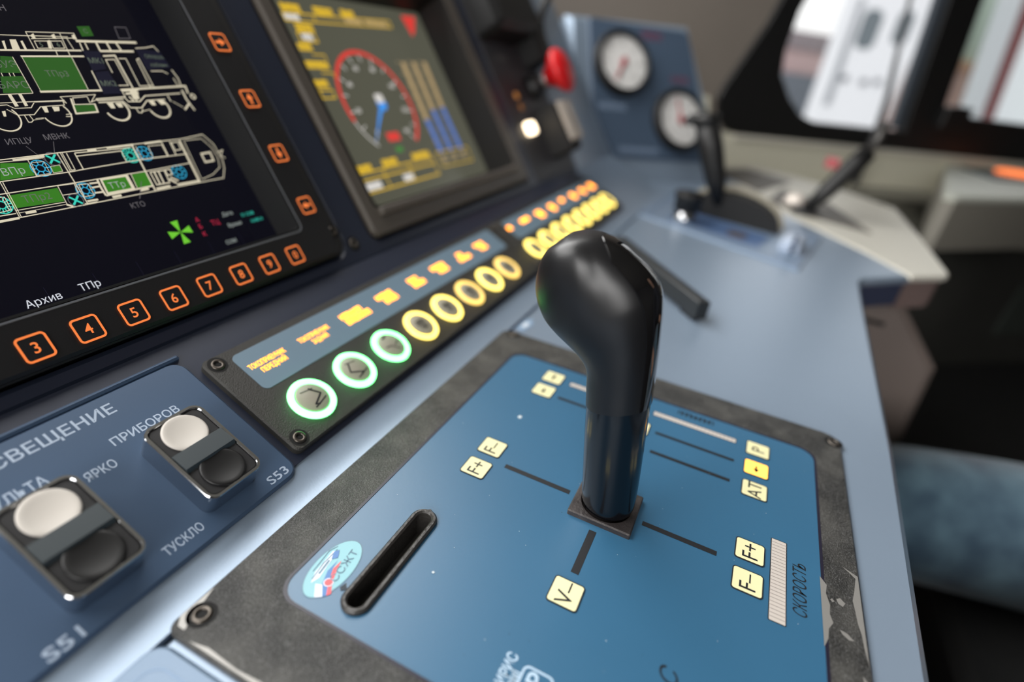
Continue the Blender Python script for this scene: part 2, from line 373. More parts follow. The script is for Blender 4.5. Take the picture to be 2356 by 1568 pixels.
# ---------------------------------------------------------------- desk
def fillet():
    pts = []; t = .05
    r = t / math.tan((pi - TH) / 2) if False else t / math.tan(TH / 2)
    for k in range(7):
        a = TH * k / 6; pts.append((.76 - t + r * sin(a), r * (1 - cos(a))))
    return pts
D = Thing('control_desk', 'light blue painted driving desk with a raised navy display console', 'control desk', F0, (2, .4, -.2))
blue = [(-.6, .71), (-.6, -.6), (.96, -.61), (1.79, -.66), (3.2, -.715), (3.62, -.735), (3.72, -.775), (4.02, -1.06), (4.39, -.84), (5.72, .12), (6.6, .60), (6.2, 1.3), (5.2, 2.2), (4.3, .71)]
ob = D.part('desktop', MB().prism(blue, -.045, 0, .02, [rrect(.37, -.45, 1.715, .675, .02)]), M_desk)
D.part('desk_edge', MB().prism(inset(ccw(blue), .012), -.20, -.0455, .0), mat('navy_desk_edge', (52, 60, 84), .5))
prof = fillet()
sp = FS.at(0, .52)                        # fold between strip and display plane
top1 = FD.at(0, 1.42, 0)
lo_ = FD.at(0, .0, -.22); hi_ = FD.at(0, 1.42, -.22)
poly = [(.71, -.16)] + prof + [(sp.y, sp.z), (lo_.y, lo_.z), (hi_.y, hi_.z), (3.1, hi_.z), (3.1, -.16)]
def extr(poly, x0, x1, mi=0):
    m_ = MB(); m_.prism([(p[0], p[1]) for p in poly], x0, x1, 0, mi=mi)
    m_.xf(lambda v: Vector((v.z, v.x, v.y))); return m_
hb = extr(poly, -.6, 4.06)
ob = D.part('console_body', hb, [M_desk]); weld(ob, 20)
for p in ob.data.polygons: p.use_smooth = True
# navy skin of the band between buttons and displays
D.part('navy_band', MB().xf(lambda v: v) if False else (lambda m_: m_)(extr([(FS.at(0, .06, .004).y, FS.at(0, .06, .004).z), (FS.at(0, .52, .004).y, FS.at(0, .52, .004).z), (FS.at(0, .52, -.01).y, FS.at(0, .52, -.01).z), (FS.at(0, .06, -.01).y, FS.at(0, .06, -.01).z)], -.6, 3.97)), M_navy)
# blue cheek between the console and the gauge pod
poly2 = [(.71, -.16)] + prof + [(sp.y, sp.z), (FD.at(0, 1.42).y, FD.at(0, 1.42).z), (3.1, FD.at(0, 1.42).z), (3.1, -.16)]
ob = D.part('console_cheek', extr(poly2, 4.06, 5.0), [M_desk]); weld(ob, 20)
for p in ob.data.polygons: p.use_smooth = True
# display surround in the display plane
dm = MB()
dm.prism([(-.6, 0), (4.06, 0), (4.06, 1.42), (-.6, 1.42)], -.21, -.004, .01, [rrect(.12, .045, 1.50, 1.30, .06), rrect(1.652, .052, 3.19, 1.32, .05), rrect(3.30, .03, 4.0, 1.2, .03)])
dm.xf(lambda v: FD.at(*v))
D.part('display_surround', dm, M_navy)
# gauge pod
gp = MB(); gp.prism([(-1.05, -.12), (.66, -.12), (.52, .50), (.40, .95), (.26, 1.50), (-1.06, 1.44)], -.9, 0, .05)
gp.xf(lambda v: FG.at(*v)); D.part('gauge_pod', gp, M_desk)
gi = MB(); gi.prism(rrect(-.86, .20, .42, 1.42, .05), 0, .015, .006)
gi.v = [(v[0] + (-.22 * max(0, v[1] - .5) if v[0] > 0 else 0), v[1], v[2]) for v in gi.v]
gi.xf(lambda v: FG.at(*v)); D.part('gauge_plate', gi, mat('slate_gauge_plate', (72, 88, 108), .4, .1))
for a_, mm in (((-.66, .655, .30, .05, .017, 3), ('grey_print', (128, 146, 170), .5)), ((-.40, .275, .42, .045, .017, 5), ('grey_print', (128, 146, 170), .5)), ((-.20, 1.33, .22, .06, .017, 6), ('faded_red_print', (110, 62, 84), .5)), ((.10, .96, .20, .05, .017, 7), ('faded_red_print', (110, 62, 84), .5))):
    D.part('gauge_lettering', MB().glyphs(*a_, 0).xf(lambda v: FG.at(*v)), mat(*mm))
# fold filler between pod and desk
fl = MB(); fl.prism([(4.2, .70), (5.0, 1.25), (5.3, .95), (6.3, -.05), (6.6, .6), (5.2, 2.2), (4.2, 1.6)], -.12, .002, 0)
D.part('desk_shelf', fl, M_desk)

# cream side desk
sd = Thing('side_desk', 'cream side desk with a chamfered corner beyond the blue desk', 'side desk', F0, (5.4, -.7, -.2))
sd.part('top', MB().prism([(4.03, -1.07), (4.24, -1.30), (4.32, -1.335), (5.3, -1.345), (6.50, -1.33), (7.2, -.75), (7.6, .1), (6.9, .45), (6.62, .58), (5.73, .10), (4.40, -.86)], -.035, .0, .012), M_cream)
sd.part('edge_band', MB().prism([(4.06, -1.06), (4.26, -1.27), (4.34, -1.31), (6.4, -1.30), (6.9, -.7), (5.73, .02), (4.44, -.80)], -.24, -.036, .01), mat('brown_edge_band', (126, 108, 104), .5))
sd.part('recess_plate', MB().prism([(5.05, -.95), (6.0, -.68), (6.25, -.25), (5.55, -.15), (5.2, -.50)], 0.0, .012, .004), mat('dark_taupe_plate', (88, 84, 78), .5))
sd.part('recess_plate', MB().prism([(5.9, -.05), (6.9, -.35), (7.2, .15), (6.6, .50)], 0.0, .012, .004), mat('dark_taupe_plate', (88, 84, 78), .5))
# pedestal under it
pd = Thing('desk_pedestal', 'brown-grey moulded pedestal under the corner of the side desk', 'pedestal', F0, (4.5, -1.0, -2))
r_ = lambda x0, x1, y0, y1, z: [(x0, y0, z), (x1, y0, z), (x1, y1, z), (x0, y1, z)]
pm = MB(); pm.prism([(-.3, -.25), (-.3, -3.6), (-1.25, -3.6), (-1.45, -2.2), (-1.70, -1.45), (-1.66, -.80), (-1.26, -.36), (-1.1, -.25)], 4.62, 5.6, .05); pm.xf(lambda v: Vector((10.22 - v.z, v.x, v.y)))
pd.part('housing', pm, M_leg)
pd.part('seam_strip', MB().box((4.60, -1.2, -.56), (4.625, -.4, -.53)), M_gap)

# wall box with lit oval switch on the right
FC = Frame(FW.at(0, .1, 0), FW.z, FW.x)          # horizontal frame at cabinet-top height: u out from the wall, v along it
bx = Thing('armrest_cabinet', 'pale grey wall cabinet with a glowing orange oval switch on its flat top', 'cabinet', FC, (1.2, 5, -.6))
top_ = [(.04, 4.0), (.04, 9.2), (1.9, 9.2), (2.05, 4.5), (2.44, 1.25), (2.36, 1.15)]
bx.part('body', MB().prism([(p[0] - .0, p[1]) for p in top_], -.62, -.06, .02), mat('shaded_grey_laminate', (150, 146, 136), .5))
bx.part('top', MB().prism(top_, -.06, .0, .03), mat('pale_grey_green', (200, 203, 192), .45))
bx.part('switch_plate', MB().prism([(.25, 4.0), (.35, 6.6), (1.25, 6.6), (1.15, 3.55)], .0, .03, .01), mat('slate_switch_plate', (70, 84, 88), .4))
bx.part('lit_oval', MB().prism(ellip(.68, 4.62, .24, .36), .03, .07, .01), glow('orange_lamp', (1, .22, .05), 1.6))
# black clamp below the cream desk corner
cl = Thing('black_bracket', 'black bracket sticking out below the cream desk near the floor shadow', 'bracket', FW, (4.6, -1.0, .2))
cl.part('arm', MB().prism(rrect(4.1, -1.05, 5.0, -.82, .06), 0, .5, .05), M_black)
cl.part('cap', MB().lathe(0, 0, [(.11, 0), (.14, .05), (.14, .3), (.1, .36)]).xf(lambda v: Vector((4.55 + v.x, -.93 + v.y, .45 + v.z))), M_black)
pn = single('door_panel', 'dull green-grey panel low on the dark wall at the right edge', 'panel', MB().prism(rrect(7.2, -3.0, 8.6, -1.9, .05), .06, .12, .03), mat('dull_green_grey', (92, 100, 94), .5), FW, (8, -2.5, .06))

# ---------------------------------------------------------------- screws
def screw_mb(mb, u, v, z, r=.02, mi_h=1, mi_s=0):
    mb.ring(u, v, r * 1.02, r * 1.45, z + .0006, mi_h, 24)
    mb.lathe(u, v, [(r * 1.0, z + .001), (r * .95, z + .004), (r * .55, z + .005), (r * .5, z + .001)], mi_s, 24, close=False)
    mb.flat(circ(u, v, r * .5, 6), z + .0012, mi_h); return mb
def screws(T_, pts, z, r=.02):
    for u, v in pts: T_.part('screw', screw_mb(MB(), u, v, z, r), [M_screw, M_hole])

# ---------------------------------------------------------------- controller plate
ZP = .012
cp = Thing('controller_plate', 'black framed blue control plate with F+ and F- lamps round the lever', 'control plate', F0, (1.04, .1, 0))
frame_outer = rrect(.33, -.49, 1.755, .717, rs=(.035, .025, .02, .05))
film = rrect(.480, -.405, 1.612, .603, .045)
slot = rrect(.519, .437, .796, .480, .0212, 8)
boot = rrect(.985, .032, 1.108, .164, .01)
cp.part('frame', MB().prism(frame_outer, 0, ZP, .004, [rrect(.478, -.407, 1.614, .605, .045), ]), M_frame)
cp.part('film', MB().prism(film, 0, ZP - .001, 0, [slot, boot]), M_film)
eg = MB(); eg.prism(rrect(.4735, -.4115, 1.6185, .6095, .048), 0, ZP + .0004, 0, [rrect(.480, -.405, 1.612, .603, .045)])
cp.part('inner_edge_line', eg, mat('purple_black_edge', (30, 28, 44), .4))
wr = MB()
def blob(pts): cp.part('worn_patch', MB().flat(pts, ZP + .0006, 0), M_worn)
blob([(1.105, -.402), (1.085, -.416), (1.06, -.413), (1.03, -.420), (1.005, -.418), (.985, -.424), (.965, -.414), (.94, -.412), (.915, -.403)])
blob([(1.165, -.452), (1.15, -.470), (1.14, -.480), (1.10, -.474), (1.07, -.468), (1.04, -.471), (1.01, -.473), (.985, -.478), (.95, -.480), (.92, -.484), (.90, -.485), (1.15, -.4855)])
blob([(1.062, -.442), (1.052, -.452), (1.040, -.446), (1.044, -.437), (1.055, -.434)]); blob([(1.052, -.425), (1.046, -.430), (1.041, -.425), (1.047, -.421)])
blob([(.975, -.435), (.972, -.450), (.960, -.462), (.957, -.452), (.965, -.440)]); blob([(.885, -.470), (.868, -.472), (.855, -.483), (.87, -.484)])
blob([(.345, .700), (.345, .684), (.365, .690), (.40, .702), (.43, .711), (.36, .713)]); blob([(.335, .66), (.335, .40), (.340, .42), (.343, .50), (.339, .55), (.343, .62)])

screws(cp, [(.380, .683), (1.730, .668), (1.708, -.468)], ZP, .0185)
slotm = MB(); slotm.prism(rrect(.509, .427, .806, .490, .0315, 8), ZP - .001, ZP + .010, .004, [rrect(.522, .441, .793, .477, .0175, 8)], smooth=True)
slotm.prism(rrect(.513, .431, .802, .486, .0275, 8), -.05, -.045, 0); slotm.wall(list(reversed(ccw(rrect(.522, .441, .793, .477, .0175, 8)))), -.045, list(reversed(ccw(rrect(.522, .441, .793, .477, .0175, 8)))), ZP, 0)
o = cp.part('card_slot', slotm, mat('moulded_black_slot', (52, 50, 48), .35, bump=.6, bscale=500))
# tiles
def tile(u, v, txt, sz=.068, sx_=None, lit=False, arrow=None, small=False):
    a = (sx_ or sz) / 2; b_ = sz / 2
    t_ = cp.part('indicator_lamp', MB().prism(rrect(u - a, v - b_, u + a, v + b_, .008), ZP - .001, ZP + .0012, 0, mi=1) .prism(rrect(u - a + .0025, v - b_ + .0025, u + a - .0025, v + b_ - .0025, .006), ZP, ZP + .0016, 0),
                 [glow('amber_lamp', (1, .52, .12), 1.7, (240, 170, 40)) if lit else M_tile, M_ink], label=('glowing amber tile' if lit else 'ivory tile reading ' + txt if txt else None))
    g = MB()
    if txt: g.text(txt, u, v, .036 if not small else .03, ZP + .002, width=None)
    if arrow: 
        g.line([(u - .014, v), (u + .010, v)], .005, ZP + .002); g.flat([(u + .018 * arrow, v), (u + .002 * arrow, v + .009), (u + .002 * arrow, v - .009)], ZP + .002)
    if g.v: g.build('lamp_symbol', M_ink, t_, cp.org)
tile(1.093, .439, 'F–'); tile(.998, .439, 'F+'); tile(1.093, -.248, 'F+'); tile(.998, -.248, 'F–'); tile(.764, .102, 'V–')
tile(1.531, .424, '', arrow=1); tile(1.440, .424, '', arrow=-1)
tile(1.521, -.246, 'P'); tile(1.424, -.246, '', lit=True, arrow=-1); tile(1.326, -.246, 'AT')
tile(1.426, .102, '', arrow=1); tile(1.322, .102, '', arrow=-1)
zl = ZP - .0004
for a_, b_, wd in (((1.046, .372), (1.046, .198), .015), ((1.044, -.003), (1.044, -.171), .015), ((.827, .102), (.949, .102), .018), ((1.43, .366), (1.43, .15), .012), ((1.428, .045), (1.428, -.18), .012),
                   ((1.330, .04), (1.330, -.176), .013)):
    cp.part('guide_line', MB().line([a_, b_], wd, zl), M_ink)

def scale(u0, v0, u1, v1, n, along_u):
    g = MB(); g.flat(rrect(u0 - .002, v0 - .002, u1 + .002, v1 + .002, .003), zl, 1); g.flat(rrect(u0, v0, u1, v1, .002), zl + .0003, 0)
    for k in range(1, n):
        f_ = k / n
        if along_u: g.line([(u0 + (u1 - u0) * f_, v0), (u0 + (u1 - u0) * f_, v1)], .0018, zl + .0006, 2)
        else: g.line([(u0, v0 + (v1 - v0) * f_), (u1, v0 + (v1 - v0) * f_)], .0018, zl + .0006, 2)
    cp.part('bar_scale', g, [M_scale, M_ink, mat('scale_tick_grey', (150, 142, 136), .5)])
scale(.924, -.329, 1.168, -.296, 24, True)
scale(1.519, -.181, 1.539, .074, 22, False); scale(1.519, .20, 1.539, .362, 14, False)
tx = MB(); tx.text('СКОРОСТЬ', 1.043, -.3585, .028, zl, shear=.25, width=.152)
t2 = MB(); t2.glyphs(0, 0, .115, .020, 0, 11, t=.0035); t2.xf(lambda v: Vector((1.582 + v.y * 1, -.052 - v.x * 1, zl))); 
cp.part('plate_lettering', tx, M_ink); cp.part('plate_lettering', t2, M_ink)
cp.part('plate_lettering', MB().text('С', .716, -.127, .034, zl, shear=.25, align='r'), M_ink)
wl = MB(); wl.text('ИРИС', .597, .144, .020, zl, bold=.02, align='r', width=.062); wl.glyphs(.545, .125, .05, .012, zl, 9, t=.003)
P_ = rrect(.50, .058, .590, .118, .012); Q_ = inset(ccw(P_), .004)
wl.cap([ccw(P_), list(reversed(Q_))], zl, 0); wl.text('Р', .572, .09, .028, zl, bold=.03)
cp.part('maker_mark', wl, mat('white_print', (176, 200, 220), .5), label='small white printed mark with a boxed letter')
# badge
bd = MB(); cx, cy = .577, .548
bd.flat(ellip(cx, cy, .0775, .0415), zl, 1); bd.flat(ellip(cx, cy, .0755, .0395), zl + .0003, 0)

bd.flat([(.506, .534), (.514, .522), (.535, .540), (.53, .553)], zl + .0009, 2)
bd.flat([(.514, .523), (.520, .517), (.545, .533), (.575, .548), (.595, .552), (.565, .553), (.535, .541)], zl + .0007, 4)
bd.flat([(.520, .517), (.528, .512), (.548, .527), (.575, .538), (.598, .545), (.575, .547), (.545, .533)], zl + .0008, 3)
bd.flat(circ(.545, .533, .008), zl + .0010, 3); bd.ring(.545, .533, .008, .0098, zl + .0011, 2, 20)
bd.flat([(.527, .562), (.55, .572), (.608, .576), (.614, .566), (.575, .562), (.545, .556)], zl + .0007, 2)
bd.line([(.55, .577), (.605, .583), (.622, .576)], .0018, zl + .001, 1); bd.line([(.535, .566), (.575, .572), (.615, .571)], .002, zl + .0011, 1); bd.line([(.552, .563), (.585, .567)], .004, zl + .0011, 1)
bd.flat([(.59, .565), (.608, .573), (.617, .566), (.60, .556)], zl + .0012, 4)
bd.text('ССЖТ', .592, .533, .016, zl + .0012, mi=1, bold=0.0, width=.082, rot=.1)
cp.part('badge', bd, [mat('badge_cyan', (134, 188, 198), .4), mat('badge_line', (84, 120, 140), .4), mat('badge_white', (225, 232, 244), .4), mat('badge_red', (232, 84, 92), .4), mat('badge_blue', (70, 120, 180), .4)], label='oval light cyan badge with a train and flag stripes')
sp_ = MB(); rr = random.Random(4)
for k in range(60):
    u = rr.uniform(.5, 1.58); v = rr.uniform(-.39, .59); r = rr.choice((.0006, .0008, .0011)); sp_.flat(circ(u, v, r, 5), zl + .0002, rr.choice((0, 0, 1)))
sp_.flat([(.556, .498), (.562, .503), (.548, .507), (.542, .500), (.548, .494), (.551, .490)], zl + .0003, 1); sp_.flat(circ(.670, .366, .0032, 8), zl + .0004, 0); sp_.flat(ellip(1.264, .432, .008, .006, 10), zl + .0004, 0)
spk = cp.part('specks', sp_, [mat('dust_speck', (196, 206, 210), .6), mat('dark_speck', (40, 50, 60), .6)])
spk['kind'] = 'stuff'
# boot
bt = MB(); bt.prism(rrect(.9745, .018, 1.119, .176, .004), ZP - .001, ZP + .014, .003, [circ(1.046, .097, .062, 28)])
bt.lathe(1.046, .097, [(.062, -.01), (.056, .016), (.050, .004), (.046, .022), (.040, .008), (.032, .030), (.001, .030)], 0, 28, close=False)
o = cp.part('lever_boot', bt, mat('scuffed_black_rubber', (46, 42, 42), .4, rgb2=(86, 80, 78), nscale=50, lo=.5, hi=.75, bump=.5, bscale=700)); weld(o, 35)

# ---------------------------------------------------------------- lever
FR = [(.160, .028), (.170, .09), (.190, .22), (.201, .301), (.208, .345), (.215, .384), (.232, .409), (.262, .431), (.299, .453), (.328, .476), (.348, .506), (.360, .540), (.362, .577), (.356, .612), (.343, .637), (.322, .657)]
BK = [(.030, .032), (.036, .11), (.052, .25), (.063, .345), (.070, .405), (.078, .466), (.087, .522), (.095, .562), (.106, .597), (.123, .625), (.149, .649), (.180, .667), (.210, .678), (.241, .684), (.270, .682), (.297, .674)]
TK = [.063, .064, .065, .066, .067, .070, .074, .079, .083, .085, .086, .085, .081, .073, .060, .036]
def crom(L, k):
    out = []
    for i in range(len(L) - 1):
        p0 = L[max(i - 1, 0)]; p1 = L[i]; p2 = L[i + 1]; p3 = L[min(i + 2, len(L) - 1)]
        for j in range(k):
            t = j / k; out.append(tuple(.5 * ((2 * b_) + (-a_ + c_) * t + (2 * a_ - 5 * b_ + 4 * c_ - d_) * t * t + (-a_ + 3 * b_ - 3 * c_ + d_) * t ** 3) for a_, b_, c_, d_ in zip(p0, p1, p2, p3)))
    out.append(tuple(L[-1])); return out
K = 4; ST = crom([f_ + b_ + (t_,) for f_, b_, t_ in zip(FR, BK, TK)], K); LX = 1.046
def lring(st, a0=-pi, a1=pi, n=40, k=1.0, full=True, e=2.0, dish=0, dish_s=0):
    fy, fz, by, bz, tk = st; c_ = Vector((LX, (fy + by) / 2, (fz + bz) / 2)); d_ = Vector((0, by - fy, bz - fz)) / 2; out = []
    for i in range(n + (0 if full else 1)):
        a = a0 + (a1 - a0) * i / n; ca, sa = cos(a), sin(a)
        ca_ = math.copysign(abs(ca) ** (2 / e), ca); sa_ = math.copysign(abs(sa) ** (2 / e), sa)
        kk = k
        if dish > 0:
            thc = radians(104 - 50 * dish_s); x = (thc - abs((a + pi) % (2 * pi) - pi)) / radians(20)
            kk = k * (1 - dish * max(0, min(1, x)))
        out.append(tuple(c_ + d_ * ca_ * kk + Vector((1, 0, 0)) * (-sa_ * tk * kk)))
    return out
def dsh(i, n): 
    s_ = i / n; return max(0, min(1, (s_ - .42) / .2)) * max(0, min(1, (.95 - s_) / .3)) * .07, max(0, min(1, (s_ - .4) / .6))
lv = Thing('control_lever', 'tall black curved-grip control lever standing on the blue plate', 'lever', F0, (1.046, .097, .03))
J = 3 * K
sh = MB(); rings = [lring(s_, k=.96 if i == 0 else 1.0) for i, s_ in enumerate(ST[:J + 1])]
sh.loft(rings); o = lv.part('shaft', sh, mat('gloss_black_shaft', (6, 8, 13), .2, coat=.15)); weld(o, 50)
hd = MB(); hs = ST[J:]; rings = [lring(hs[0], k=.985, n=96)] + [lring(s_, k=1.012, e=2.15, n=96, dish=dsh(i, len(hs) - 1)[0], dish_s=dsh(i, len(hs) - 1)[1]) for i, s_ in enumerate(hs)]
last = hs[-1]; rings.append([tuple(Vector((LX, .318, .668)) * .5 + Vector(p) * .5) for p in rings[-1]]); 
hd.loft(rings); o = lv.part('grip', hd, mat('satin_black_grip', (17, 17, 19), .36, bump=.04, bscale=2500)); weld(o, 60)
spn = MB(); A1 = radians(40); SS = ST[J:-K * 2]
rows = []
for i, s_ in enumerate(SS):
    w_ = A1 * (1 if i < len(SS) - 8 else max(.15, ((len(SS) - 1 - i) / 8) ** .5))
    dd = dsh(i, len(hs) - 1); out_ = lring(s_, -w_, w_, 16, 1.035, False, 2.15, dd[0], dd[1]); 
    inn = lring(s_, -w_, w_, 16, .985, False, 2.15, dd[0], dd[1]); rows.append([inn[0]] + out_ + [inn[-1]])
spn.loft(rows, closed=False, smooth=True); o = lv.part('spine_strip', spn, mat('gloss_black_spine', (10, 10, 12), .05, coat=.8), label='glossy black strip down the back of the grip'); weld(o, 50)

# ---------------------------------------------------------------- switch panel and double push switches
swp = Thing('switch_panel', 'blue lighting switch panel lettered ОСВЕЩЕНИЕ at lower left', 'switch panel', FS, (.3, .25, 0))
swp.part('plate', MB().prism(rrect(-.58, .041, .747, .463, .035), .0, .012, .006), M_switchblue)
swp.part('lip', MB().prism(rrect(-.585, .463, .752, .476, .004), 0, .016, .005), M_switchblue)
z_ = .0125
for t_, u_, v_, h_, b_, al, w_ in (('ОСВЕЩЕНИЕ', .558, .421, .026, .012, 'r', .262), ('ПРИБОРОВ', .578, .345, .020, .012, 'c', .152), ('ЯРКО', .451, .303, .020, .012, 'c', .060), ('ТУСКЛО', .463, .081, .019, .012, 'c', .084),
                               ('S53', .695, .066, .021, .012, 'c', .056), ('S51', .228, .062, .023, .015, 'c', .058), ('ПУЛЬТА', .325, .345, .021, .012, 'c', .105)):
    swp.part('panel_lettering', MB().text(t_, u_, v_, h_, z_, bold=b_, align=al, width=w_), M_print)
def dswitch(u0, nm, lab):
    v0 = .088; W_, H_ = .134, .214; z1 = .078
    t = Thing('double_push_switch', lab, 'switch', FS, (u0 + W_ / 2, v0 + H_ / 2, .012), 'double push switches on the lighting panel')
    o = t.part('chrome_bezel', MB().prism(rrect(u0, v0, u0 + W_, v0 + H_, .022, 8), .012, z1, .006, [rrect(u0 + .006, v0 + .006, u0 + W_ - .006, v0 + H_ - .006, .018, 8)], smooth=True), M_chrome, label='chrome surround'); weld(o, 35)
    o = t.part('body', MB().prism(rrect(u0 + .006, v0 + .006, u0 + W_ - .006, v0 + H_ - .006, .018, 8), .014, z1 - .004, .003), mat('switch_black', (32, 32, 34), .4, bump=.1, bscale=1800))
    u = u0 + W_ / 2
    br = MB(); vv = v0 + H_ * .5; a_ = u0 + .008; b_ = u0 + W_ - .008
    br.loft([[(a_, vv - .027, z1 - .004), (a_, vv + .022, z1 - .004), (a_, vv + .022, z1 + .002), (a_, vv - .020, z1 + .005)], [(b_, vv - .027, z1 - .004), (b_, vv + .022, z1 - .004), (b_, vv + .022, z1 + .002), (b_, vv - .020, z1 + .005)]], smooth=False)
    t.part('centre_bar', br, mat('slate_bar', (52, 60, 64), .38))
    for nm_, vv, mm in (('white_button', v0 + H_ - .050, M_white), ('black_button', v0 + .050, mat('matt_black_button', (20, 20, 21), .4))):
        pr = [(.046, z1 - .006), (.046, z1 - .0015), (.0445, z1 + .0005), (.041, z1 + .001), (.034, z1 - .0002), (.022, z1 - .0022), (.010, z1 - .0032), (.001, z1 - .0035)]
        o = t.part(nm_, MB().lathe(u, vv, pr, 0, 48), mm)
dswitch(.5235, '', 'chrome framed double push switch S53, nearest the ringed button panel')
dswitch(.2585, '', 'chrome framed double push switch S51, nearest the lower left edge')

# ---------------------------------------------------------------- ringed button panels
M_green = glow('green_ring_light', (.17, 1.0, .26), 5.6); M_yel = glow('yellow_ring_light', (1.0, .76, .15), 3.1); M_yel2 = glow('warm_yellow_ring_light', (1.0, .66, .16), 1.9)
M_or = glow('orange_lettering_light', (1.0, .31, .02), 5.5)
M_cap = mat('grey_button_cap', (150, 146, 132), .45)
def ringpanel(u0, u1, lu0, lu1, us, lus, lab, texts, scr):
    t = Thing('ring_button_panel', lab, 'button panel', FS, ((u0 + u1) / 2, .24, 0))
    o = t.part('panel', MB().prism(rrect(u0, .075, u1, .42, .02), 0, .024, .004), M_panel)
    t.part('label_strip', MB().prism(rrect(lu0, .262, lu1, .395, .018), .0235, .0252, 0), M_label)
    screws(t, scr, .024, .017)
    for i, (u, txt) in enumerate(zip(lus, texts)):
        g = MB()
        if isinstance(txt, tuple) and isinstance(txt[0], str):
            g.text(txt[0], u, .340, .0155, .026, bold=.01, width=.122); g.text(txt[1], u + .004, .317, .0155, .026, bold=.01, width=txt[2])
        else:
            w1, w2 = txt; g.glyphs(u - .006, .343, w1, .018, .026, i * 7 + 1, t=.0045 if u0 < 1 else .0085)
            if w2: g.glyphs(u + .006, .318, w2, .018, .026, i * 7 + 2, t=.0045 if u0 < 1 else .0085)
        t.part('lit_lettering', g, M_or)
    for i, u in enumerate(us):
        first = u0 < 1
        gm = M_green if (first and i < 3) else (M_yel2 if (i in (5, 7) and first) else M_yel)
        o = t.part('push_button', MB().lathe(u, .172, [(.047, .024), (.047, .031), (.043, .034), (.002, .0345)], 0, 40), M_cap, label=('green ringed button' if gm is M_green else 'yellow ringed button'))
        rm = MB().lathe(u, .172, [(.0475, .030), (.050, .0345), (.054, .0365), (.060, .036), (.0645, .031), (.065, .024), (.066, .0235)], 0, 48, close=False)
        rm.build('light_ring', gm, o, t.org)
        g = MB()
        if first and i < 2:
            k = -1 if i == 0 else 1
            P0_ = [(u - .030, .172 - .016 + .008), (u - .004, .172 - .030)]
            g.line([(u - .020, .172 + .028), (u + .018, .172 + .022)], .0018, .0355); 
            g.line([(u - .008 * k, .172 + .026), (u - .026 * k, .172 - .002), (u + .012 * k, .172 - .022), (u - .002, .172 - .0265)], .0042, .0355)
            g.line([(u - .018, .172 - .030), (u + .030, .172 - .018)], .0032, .0355)
        elif first and i == 2:
            g.line([(u - .028, .172), (u - .005, .172 - .004), (u + .012, .172 - .028)], .0026, .0355); g.line([(u + .008, .172 - .008), (u + .034, .172 + .002)], .0026, .0355); g.line([(u - .012, .204), (u + .006, .208)], .006, .0355)
        else:
            g.glyphs(u, .180, .04, .018, .0355, i + 20, n=3, t=.004); g.glyphs(u, .158, .03, .010, .0355, i + 40, n=2, t=.003)
        g.build('button_symbol', M_ink, o, t.org)
    return t
us1 = [.912 + .1765 * i for i in range(8)]; us2 = [2.488 + .1885 * i for i in range(8)]
ringpanel(.768, 2.405, .838, 2.315, us1, [.914 + .1770 * i for i in range(8)], 'black panel of eight ringed buttons, three green and five yellow, nearer the camera',
          [('ТОКОПРИЕМНИК', 'ПЕРЕДНИЙ', .085), ('ТОКОПРИЕМНИК', 'ЗАДНИЙ', .062), (.10, .115), (.088, .07), (.06, .075), (.095, .07), (.04, .095), (.08, .06)],
          [(.800, .392), (.800, .106), (2.372, .385), (2.372, .11)])
ringpanel(2.412, 3.965, 2.465, 3.93, us2, [2.492 + .1925 * i for i in range(8)], 'black panel of eight yellow ringed buttons beyond the lever grip',
          [(.035, 0), (.10, 0), (.07, .06), (.06, .05), (.06, 0), (.06, .06), (.06, .05), (.07, .07)], [(2.45, .385), (2.44, .11), (3.93, .11)])

# ---------------------------------------------------------------- displays
M_scr1 = mat('dark_lcd', (5, 5, 8), .10, emit=(.0025, .0025, .006), strength=1.0)
M_lcdw = glow('lcd_cream_line', (.82, .74, .55), .85); M_lcdW = glow('lcd_white_text', (.75, .78, .85), .9)
PAL = {'w': M_lcdw, 'W': M_lcdW, 'g': glow('lcd_dark_green', (.022, .10, .012), 1.0), 'h': glow('lcd_green', (.035, .19, .012), 1.0), 'n': glow('lcd_navy', (.008, .008, .020), 1.0, (6, 6, 10)),
       'y': glow('lcd_grey', (.13, .12, .13), 1.0), 'q': glow('lcd_dim_grey', (.12, .15, .11), 1.0), 'u': glow('lcd_pale_grey', (.34, .38, .36), 1.0), 'b': glow('lcd_cyan_blue', (.03, .38, .62), 1.0), 't': glow('lcd_teal', (.04, .62, .48), 1.0),
       'r': glow('lcd_red', (.50, .02, .06), 1.0), 'k': glow('lcd_leaf', (.14, .52, .03), 1.1)}
keys = list(PAL)
